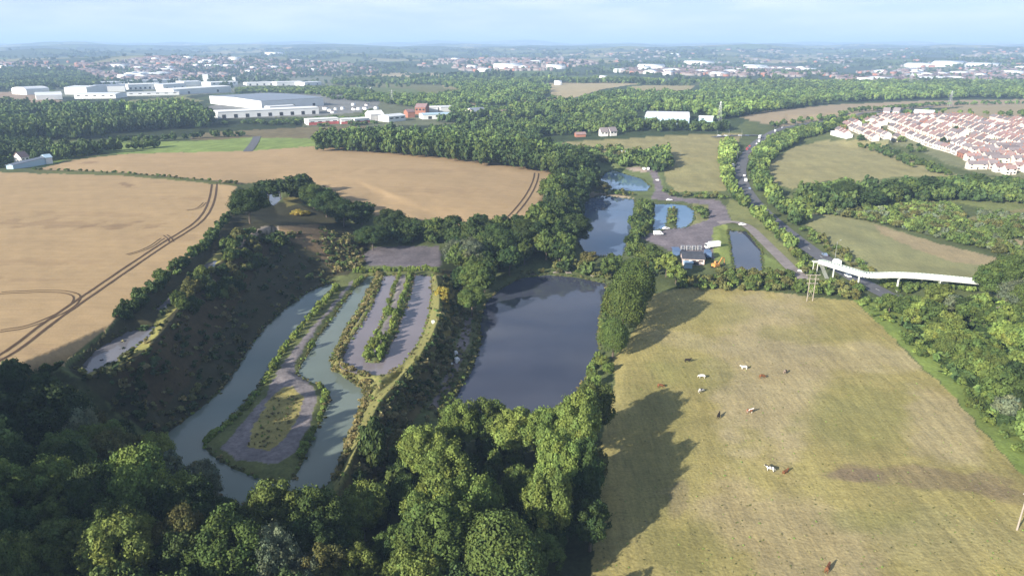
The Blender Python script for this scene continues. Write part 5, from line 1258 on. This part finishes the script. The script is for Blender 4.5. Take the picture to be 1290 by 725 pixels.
def lorry_meshes():
    root = empty('lorry')
    MB().box(-4.5, -1.2, 1.1, 2.0, 1.2, 3.7).build('cargo_box', M['white'], root)
    MB().prism([(2.2,.6),(4.1,.6),(4.15,1.6),(3.9,2.9),(2.2,3.0)], -1.15, 1.15).build('cab', M['carwhite'], root)
    MB().add([(4.18,-1.,1.7),(4.18,1.,1.7),(3.95,.95,2.75),(3.95,-.95,2.75)], [(0,1,2,3)]).build('windscreen', M['glass'], root)
    MB().box(-4.4, -.5, .7, 3.9, .5, 1.08).build('chassis', M['rubber'], root)
    for sx in (-3.4, -2.3, 3.0):
        for sy in (-1, 1): w_ = MB().tube((sx, sy*.85, .5), (sx, sy*1.15, .5), .5, n=14).build('wheel', M['rubber'], root); MB().tube((sx, sy*1.13, .5), (sx, sy*1.17, .5), .26, n=10).build('rim', M['steel'], w_)
    return root
PROTO = {'car': car_meshes(), 'van': van_meshes(), 'lorry': lorry_meshes()}
used = set()
def repaint(o, m):
    for ch in o.children:
        if ch.name.split('.')[0] in ('body', 'cab', 'cargo_box'): ch.material_slots[0].link = 'OBJECT'; ch.material_slots[0].material = M[m]
def vehicle(kind, px, py, label, paint, ang=None, z=None, group=None, side=0.):
    p = hit(px, py)
    if ang is None:                                # along the road
        i = int(np.argmin(np.hypot(roadpts[:, 0]-p.x, roadpts[:, 1]-p.y))); i = min(max(i, 1), len(roadpts)-2)
        t = Vector(roadpts[i+1])-Vector(roadpts[i-1]); ang = math.atan2(t.y, t.x); n = Vector((-t.y, t.x)).normalized()
        c = Vector(roadpts[i]); s = 1 if side >= 0 else -1; pos = c + n*side; ang += 0 if side < 0 else math.pi; zz_ = max(gh(*(pos+Vector((a_, b_)))) for a_ in (-2, 0, 2) for b_ in (-2, 0, 2)) + .2
    else: pos = p.xy; zz_ = gh(*pos) + .16
    src = PROTO[kind]
    o = src if kind not in used else copy_tree(src); used.add(kind)
    o.location = (pos.x, pos.y, zz_); o.rotation_euler = (0, 0, ang); tag(o, label, kind, group); 
    for ch in o.children:
        if ch.name.split('.')[0] in ('body', 'cab', 'cargo_box'): ch.material_slots[0].link = 'OBJECT'; ch.material_slots[0].material = M[paint]
    return o
vehicle('van', 1063, 332, 'white van on the road just before the footbridge', 'carwhite', side=2.2)
vehicle('car', 1037, 321, 'silver blue car on the road in the shade of the trees', 'carblue', side=2.4)
vehicle('car', 1011, 343, 'white car on the gravel track beside the pasture hedge', 'carwhite', ang=math.radians(150))
vehicle('car', 1083, 350, 'white car on the road passing under the footbridge', 'carwhite', side=-2.4)
vehicle('lorry', 921, 211, 'white box lorry among the trees left of the road', 'white', ang=math.radians(100))
vehicle('van', 937, 230, 'white van in the small queue at the bend of the road', 'carwhite', side=2.4)
vehicle('car', 934, 223, 'pale car behind the white van at the bend', 'carwhite', side=2.4)
vehicle('car', 942, 240, 'grey car ahead of the white van at the bend', 'carblue', side=2.4)
vehicle('car', 935, 211, 'dark car in the shaded stretch of road', 'cargrey', side=-2.2)
for i, (x, y, c, k, lab) in enumerate([(944,185,'carred','car','red car in the traffic queue at the junction'),(948,182,'carwhite','car','white car behind the red one in the queue'),(941,189,'carred','van','red van at the head of the queue'),(953,179,'carwhite','van','white van in the middle of the junction queue'),(970,175,'carwhite','lorry','white lorry turning at the junction'),(978,166,'carwhite','van','white van beyond the junction'),(982,161,'carwhite','car','white car farthest up the road'),(938,193,'cargrey','car','dark car leaving the junction')]):
    vehicle(k, x, y, lab, c, side=2.4 if i % 2 else -2.2)
for i, x in enumerate((906, 914, 922, 932, 941)): vehicle('car', x, 171.5, ordinal(i+1)+' car from the left on the side road at the junction', ['carwhite','carwhite','cargrey','carwhite','carblue'][i], ang=.05, group='cars on the side road')
vehicle('lorry', 897, 313, 'white lorry parked at the corner of the spoil yard', 'white', ang=math.radians(200))
vehicle('lorry', 891, 324, 'blue lorry beside the yard building', 'bluecl', ang=math.radians(85))
vehicle('van', 829, 296, 'white van parked at the west end of the spoil yard', 'carwhite', ang=math.radians(5))
vehicle('car', 839, 289, 'white car parked below the fourth pond', 'carwhite', ang=math.radians(20))
vehicle('car', 828, 228, 'white car on the dark track above the fourth pond', 'carwhite', ang=math.radians(100))
vehicle('car', 843, 253, 'white car on the bank above the fourth pond', 'carwhite', ang=math.radians(10))
vehicle('car', 935, 284, 'white car at the head of the narrow pond', 'carwhite', ang=math.radians(10))
for x, lab in ((811, 'left white caravan behind the third pond'), (816, 'right white caravan behind the third pond')):
    p = hit(x, 214); r = empty('caravan', (p.x, p.y, gh(p.x, p.y)), 1.5); tag(r, lab, 'caravan', 'caravans behind the third pond')
    MB().prism([(-2.6,.5),(2.5,.5),(2.8,1.2),(2.4,2.5),(-2.4,2.5),(-2.75,1.4)], -1.1, 1.1).build('body', M['carwhite'], r)
    for s in (-1, 1): MB().tube((0, s*.95, .33), (0, s*1.15, .33), .33, n=12).build('wheel', M['rubber'], r)
    MB().box(-1.2, -1.12, 1.4, .8, -1.08, 2.1).build('window', M['glass'], r); MB().box(2.5, -.1, .45, 3.6, .1, .55).build('tow_bar', M['steel'], r)
# orange excavator
p = hit(902, 337); ex = empty('excavator', (p.x, p.y, p.z), .6); tag(ex, 'orange excavator between the yard and the narrow pond', 'excavator')
for s in (-1, 1): MB().prism([(-1.9,0),(1.9,0),(2.2,.4),(1.9,.85),(-1.9,.85),(-2.2,.4)], s*1.25-.28, s*1.25+.28).build('track', M['rubber'], ex)
MB().box(-2.2, -1.2, .95, 1.3, 1.2, 2.0).box(-2.1, -1.1, 2.0, -.6, 1.1, 2.35).build('body', M['orange'], ex)
MB().box(-.3, .2, 2.02, 1.3, 1.2, 3.1).build('cab', M['orange'], ex); MB().box(-.1, .15, 2.3, 1.34, 1.24, 2.95).build('window', M['glass'], ex)
MB().prism([(1.2,1.5),(1.5,1.5),(3.6,4.3),(5.0,4.0),(5.0,4.4),(3.5,4.8),(1.2,2.1)], -.5, -.15).build('boom', M['orange'], ex)
MB().prism([(4.8,4.5),(5.2,4.4),(5.7,1.7),(5.4,1.6)], -.45, -.2).build('dipper_arm', M['orange'], ex)
MB().prism([(5.3,1.7),(5.9,1.6),(6.0,.8),(5.4,.5),(5.0,.9)], -.8, .2).build('bucket', M['rubber'], ex)
# anglers' things on the lake path
for px, py, k, lab in ((574.5,446,1.,'upright white bag on the path west of the lake'),(576,456,1.4,'largest white bag, by the lake path'),(569,460,.8,'smallest white bag, left of the largest'),(546,407,.9,'white bag on the grassy rim of the brown pond')):
    p = hit(px, py); r = empty('bulk_bag', (p.x, p.y, p.z), .4); tag(r, lab, 'bag', 'bags by the lake path')
    m = MB(); s = .55*k
    for i, (z_, q_) in enumerate(((0, .9), (.35, 1.08), (.8, 1.05), (1.15, .92))): pass
    m.prism([(-s*.9,0),(s*.9,0),(s*1.08,s*.8),(s,s*1.9),(s*.7,s*2.2),(-s*.7,s*2.2),(-s,s*1.9),(-s*1.08,s*.8)], -s, s).build('bag', M['white'], r)
    for a_ in (-1, 1): MB().tube((a_*s*.6, -s*.7, s*2.1), (a_*s*.6, s*.7, s*2.45), .04, n=5).build('strap', M['steel'], r)
# fishing platforms along the lake's north bank
for i, (x, y) in enumerate(((671,346),(700,343.5),(716,344),(748,348))):
    p = hit(x, y); r = empty('fishing_platform', (p.x, p.y, p.z+.1), .1*i); tag(r, ordinal(i+1)+' small wooden fishing platform from the left on the lake\'s north bank', 'platform', 'fishing platforms on the north bank')
    MB().box(-1.3, -1.1, .25, 1.3, 1.1, .38).build('deck', M['wood'], r)
    for sx in (-1.15, 1.15):
        for sy in (-.95, .95): MB().tube((sx, sy, -1), (sx, sy, .25), .07, n=6).build('leg', M['wood'], r)
# ------------------------------------------------------------------ poles
def pole(px, py, h, label, lean=0., r_=.16):
    p = hit(px, py); t_ = empty('utility_pole', (p.x, p.y, p.z)); tag(t_, label, 'pole'); t_.rotation_euler = (0, lean, 0)
    MB().tube((0, 0, -.5), (0, 0, h), r_, r_*.7, 10).build('shaft', M['wood'], t_)
    MB().box(-.9, -.06, h-.6, .9, .06, h-.45).build('crossarm', M['wood'], t_)
    for s in (-.8, 0, .8): MB().tube((s, 0, h-.45), (s, 0, h-.25), .05, .03, 6).build('insulator', M['deck'], t_)
    return t_
pole(1281, 667, 9.5, 'tall bare wooden pole at the right edge of the cow pasture', .02, .2)
pole(1249, 423, 11.5, 'pale pole standing up out of the right hand belt', .03)
r = empty('twin_pole', tuple(hit(1020, 379))); tag(r, 'twin legged wooden power pole with crossarms at the pasture hedge', 'power pole')
for s in (-1, 1): MB().tube((s*1.2, 0, -.5), (s*1.2, 0, 11.5), .17, .13, 10).build('leg', M['wood'], r)
for z_, w_ in ((11.2, 3.0), (9.4, 2.6), (7.6, 2.3)):
    c = MB().box(-w_, -.1, z_, w_, .1, z_+.2).build('crossarm', M['wood'], r)
    for s in (-.9, -.3, .3, .9): MB().tube((s*w_, 0, z_+.2), (s*w_, 0, z_+.5), .06, .04, 6).build('insulator', M['deck'], c)
m = MB().tube((-1.2, 0, 1.5), (1.2, 0, 6.5), .06, n=5).tube((1.2, 0, 1.5), (-1.2, 0, 6.5), .06, n=5); m.build('cross_brace', M['wood'], r)
def street_lamp(px, py, h, label, arm=1.8, rz=0.):
    p = hit(px, py); t_ = empty('street_lamp', (p.x, p.y, p.z), rz); tag(t_, label, 'street lamp', 'lamps along the road')
    MB().tube((0, 0, -.3), (0, 0, h), .12, .07, 8).build('post', M['steel'], t_)
    MB().tube((0, 0, h), (arm, 0, h+.35), .05, .04, 6).build('arm', M['steel'], t_)
    MB().box(arm-.1, -.16, h+.28, arm+.75, .16, h+.44).build('lamp_head', M['deck'], t_)
street_lamp(1051, 331, 11, 'tall street lamp beside the white van before the footbridge', 1.6, .4)
for i, (x, y) in enumerate(((928,204),(952,188),(963,180),(975,170),(986,162),(1003,157),(1024,153))): street_lamp(x, y, 9, ordinal(i+1)+' street lamp from the left along the far stretch of road', 1.8, 0)
for i, x in enumerate((903, 918, 934)): street_lamp(x, 173.5, 8, ordinal(i+1)+' street lamp from the left on the side road', 1.8, 1.5)

# ------------------------------------------------------------------ cattle
def cow_mesh(pose):
    # joints: x forward, z up, metres; (x, y, z, radius)
    hz = {'stand': (1.55, 1.5), 'graze': (1.45, .32), 'lie': (1.35, .95)}[pose]; dz = -.62 if pose == 'lie' else 0
    V = [(-.85,0,1.15,.30),(-.35,0,1.08,.37),(.25,0,1.06,.38),(.68,0,1.16,.30)]
    if pose == 'graze': neck = [(1.05,0,.92,.18),(1.28,0,.55,.15),(1.42,0,.24,.11)]
    else: neck = [(1.02,0,1.36,.19),(1.28,0,1.52,.16),(1.62,0,1.38,.10)]
    V += neck; E = [(0,1),(1,2),(2,3),(3,4),(4,5),(5,6)]
    hp = V[5]
    for s in (-1, 1): V.append((hp[0]-.08, s*.22, hp[2]+.10, .035)); E.append((5, len(V)-1))
    for s in (-1, 1):
        for bx, root_, pts_ in ((.58, 3, ((.60,.24,.78,.12),(.62,.24,.45,.075),(.60,.24,.06,.065))), (-.78, 0, ((-.72,.26,.80,.15),(-.92,.25,.48,.075),(-.84,.25,.06,.065)))):
            pr = root_
            if pose == 'lie': pts_ = tuple((x+ (.15*i), y*(1+.35*i), max(.70, z), r_) for i, (x, y, z, r_) in enumerate(pts_))
            for (x, y, z, r_) in pts_: V.append((x, s*y, z, r_)); E.append((pr, len(V)-1)); pr = len(V)-1
    V.append((-1.16,0,1.10,.05)); E.append((0, len(V)-1)); V.append((-1.22,0,.62,.035)); E.append((len(V)-2, len(V)-1))
    me = bpy.data.meshes.new('cow'); me.from_pydata([(v[0], v[1], v[2]+dz) for v in V], E, []); o = bpy.data.objects.new('t', me); COL.objects.link(o)
    md = o.modifiers.new('s', 'SKIN'); sv = me.skin_vertices[0].data
    for i, v in enumerate(V): sv[i].radius = (v[3], v[3]*(1.12 if i < 4 else 1))
    sv[1].use_root = True
    ms = o.modifiers.new('u', 'SUBSURF'); ms.levels = 2; ms.render_levels = 2
    bpy.context.view_layer.update(); dg = bpy.context.evaluated_depsgraph_get()
    out_ = bpy.data.meshes.new_from_object(o.evaluated_get(dg)); bpy.data.objects.remove(o); out_.name = 'cow'
    out_.polygons.foreach_set('use_smooth', [True]*len(out_.polygons)); return out_
CM = {k: cow_mesh(k) for k in ('stand', 'graze', 'lie')}
def hide(name, c1, c2, thr, sc_=1.6):
    m = mat(name, c1, .8, .2); N = m.node_tree.nodes; K = m.node_tree.links.new
    t = N.new('ShaderNodeTexCoord'); n = N.new('ShaderNodeTexNoise'); n.inputs['Scale'].default_value = sc_; n.inputs['Detail'].default_value = 1
    r_ = N.new('ShaderNodeValToRGB'); r_.color_ramp.interpolation = 'CONSTANT'; r_.color_ramp.elements[0].color = (*c1, 1); r_.color_ramp.elements[1].position = thr; r_.color_ramp.elements[1].color = (*c2, 1)
    K(t.outputs['Object'], n.inputs['Vector']); K(n.outputs['Fac'], r_.inputs['Fac']); K(r_.outputs['Color'], N['Principled BSDF'].inputs['Base Color']); return m
HD = {'white': hide('white hide', (.75,.71,.64), (.62,.56,.48), .62), 'dark': hide('black hide', (.022,.018,.015), (.05,.035,.025), .6), 'brown': hide('brown hide', (.20,.085,.035), (.12,.05,.025), .55),
      'pied': hide('black and white hide', (.74,.72,.68), (.025,.022,.02), .50), 'brownpied': hide('brown and white hide', (.22,.09,.04), (.72,.67,.6), .55), 'roan': hide('grey brown hide', (.30,.22,.17), (.12,.09,.07), .5)}
for px, py, hd, pose, ang, lab in [
  (866,456,'dark','stand',.1,'black cow standing alone, farthest up the pasture'), (884,476,'white','graze',2.8,'white cow with dark rump grazing below the black one'),
  (937,465,'white','stand',3.1,'creamy white cow standing farthest from the camera'), (960,476,'brown','graze',.2,'brown cow grazing below the creamy white one'),
  (989,470,'roan','graze',.9,'grey brown cow farthest to the right'), (883,494,'pied','graze',.5,'black and white cow left of the middle'),
  (905,526,'dark','stand',1.1,'black cow standing in the middle of the pasture'), (944,520,'brownpied','stand',.2,'chestnut cow with a white patch in the middle'),
  (832,488,'brown','graze',.1,'rusty brown cow close to the tree shadow'), (970,593,'pied','stand',2.6,'large grey and white cow in the pair'),
  (989,595,'brown','lie',.6,'brown cow lying beside the grey and white cow'), (1042,719,'brown','stand',.9,'brown cow at the bottom edge of the view')]:
    p = hit(px, py); o = link(bpy.data.objects.new('cow', CM[pose])); o.location = (p.x, p.y, gh(p.x, p.y)-.02); o.rotation_euler = (0, 0, ang); o.scale = (.95,)*3; tag(o, lab, 'cow', 'cattle in the pasture')
    if not o.data.materials: o.data.materials.append(HD['white'])
    o.material_slots[0].link = 'OBJECT'; o.material_slots[0].material = HD[hd]

# ------------------------------------------------------------------ air
zmin = float(gz.min()) - 2; ymax = 45500.
hz = MB().box(-60000, -400, zmin, 60000, ymax, 330).build('haze', M['white']); hm = bpy.data.materials.new('pale air'); hm.use_nodes = True; t = hm.node_tree; t.nodes.clear()
o_ = t.nodes.new('ShaderNodeOutputMaterial'); v = t.nodes.new('ShaderNodeVolumePrincipled'); v.inputs['Color'].default_value = (.50, .70, 1, 1); v.inputs['Density'].default_value = 1.25e-4; v.inputs['Anisotropy'].default_value = .0
t.links.new(v.outputs[0], o_.inputs['Volume']); hz.data.materials.clear(); hz.data.materials.append(hm); tag(hz, kind='stuff')
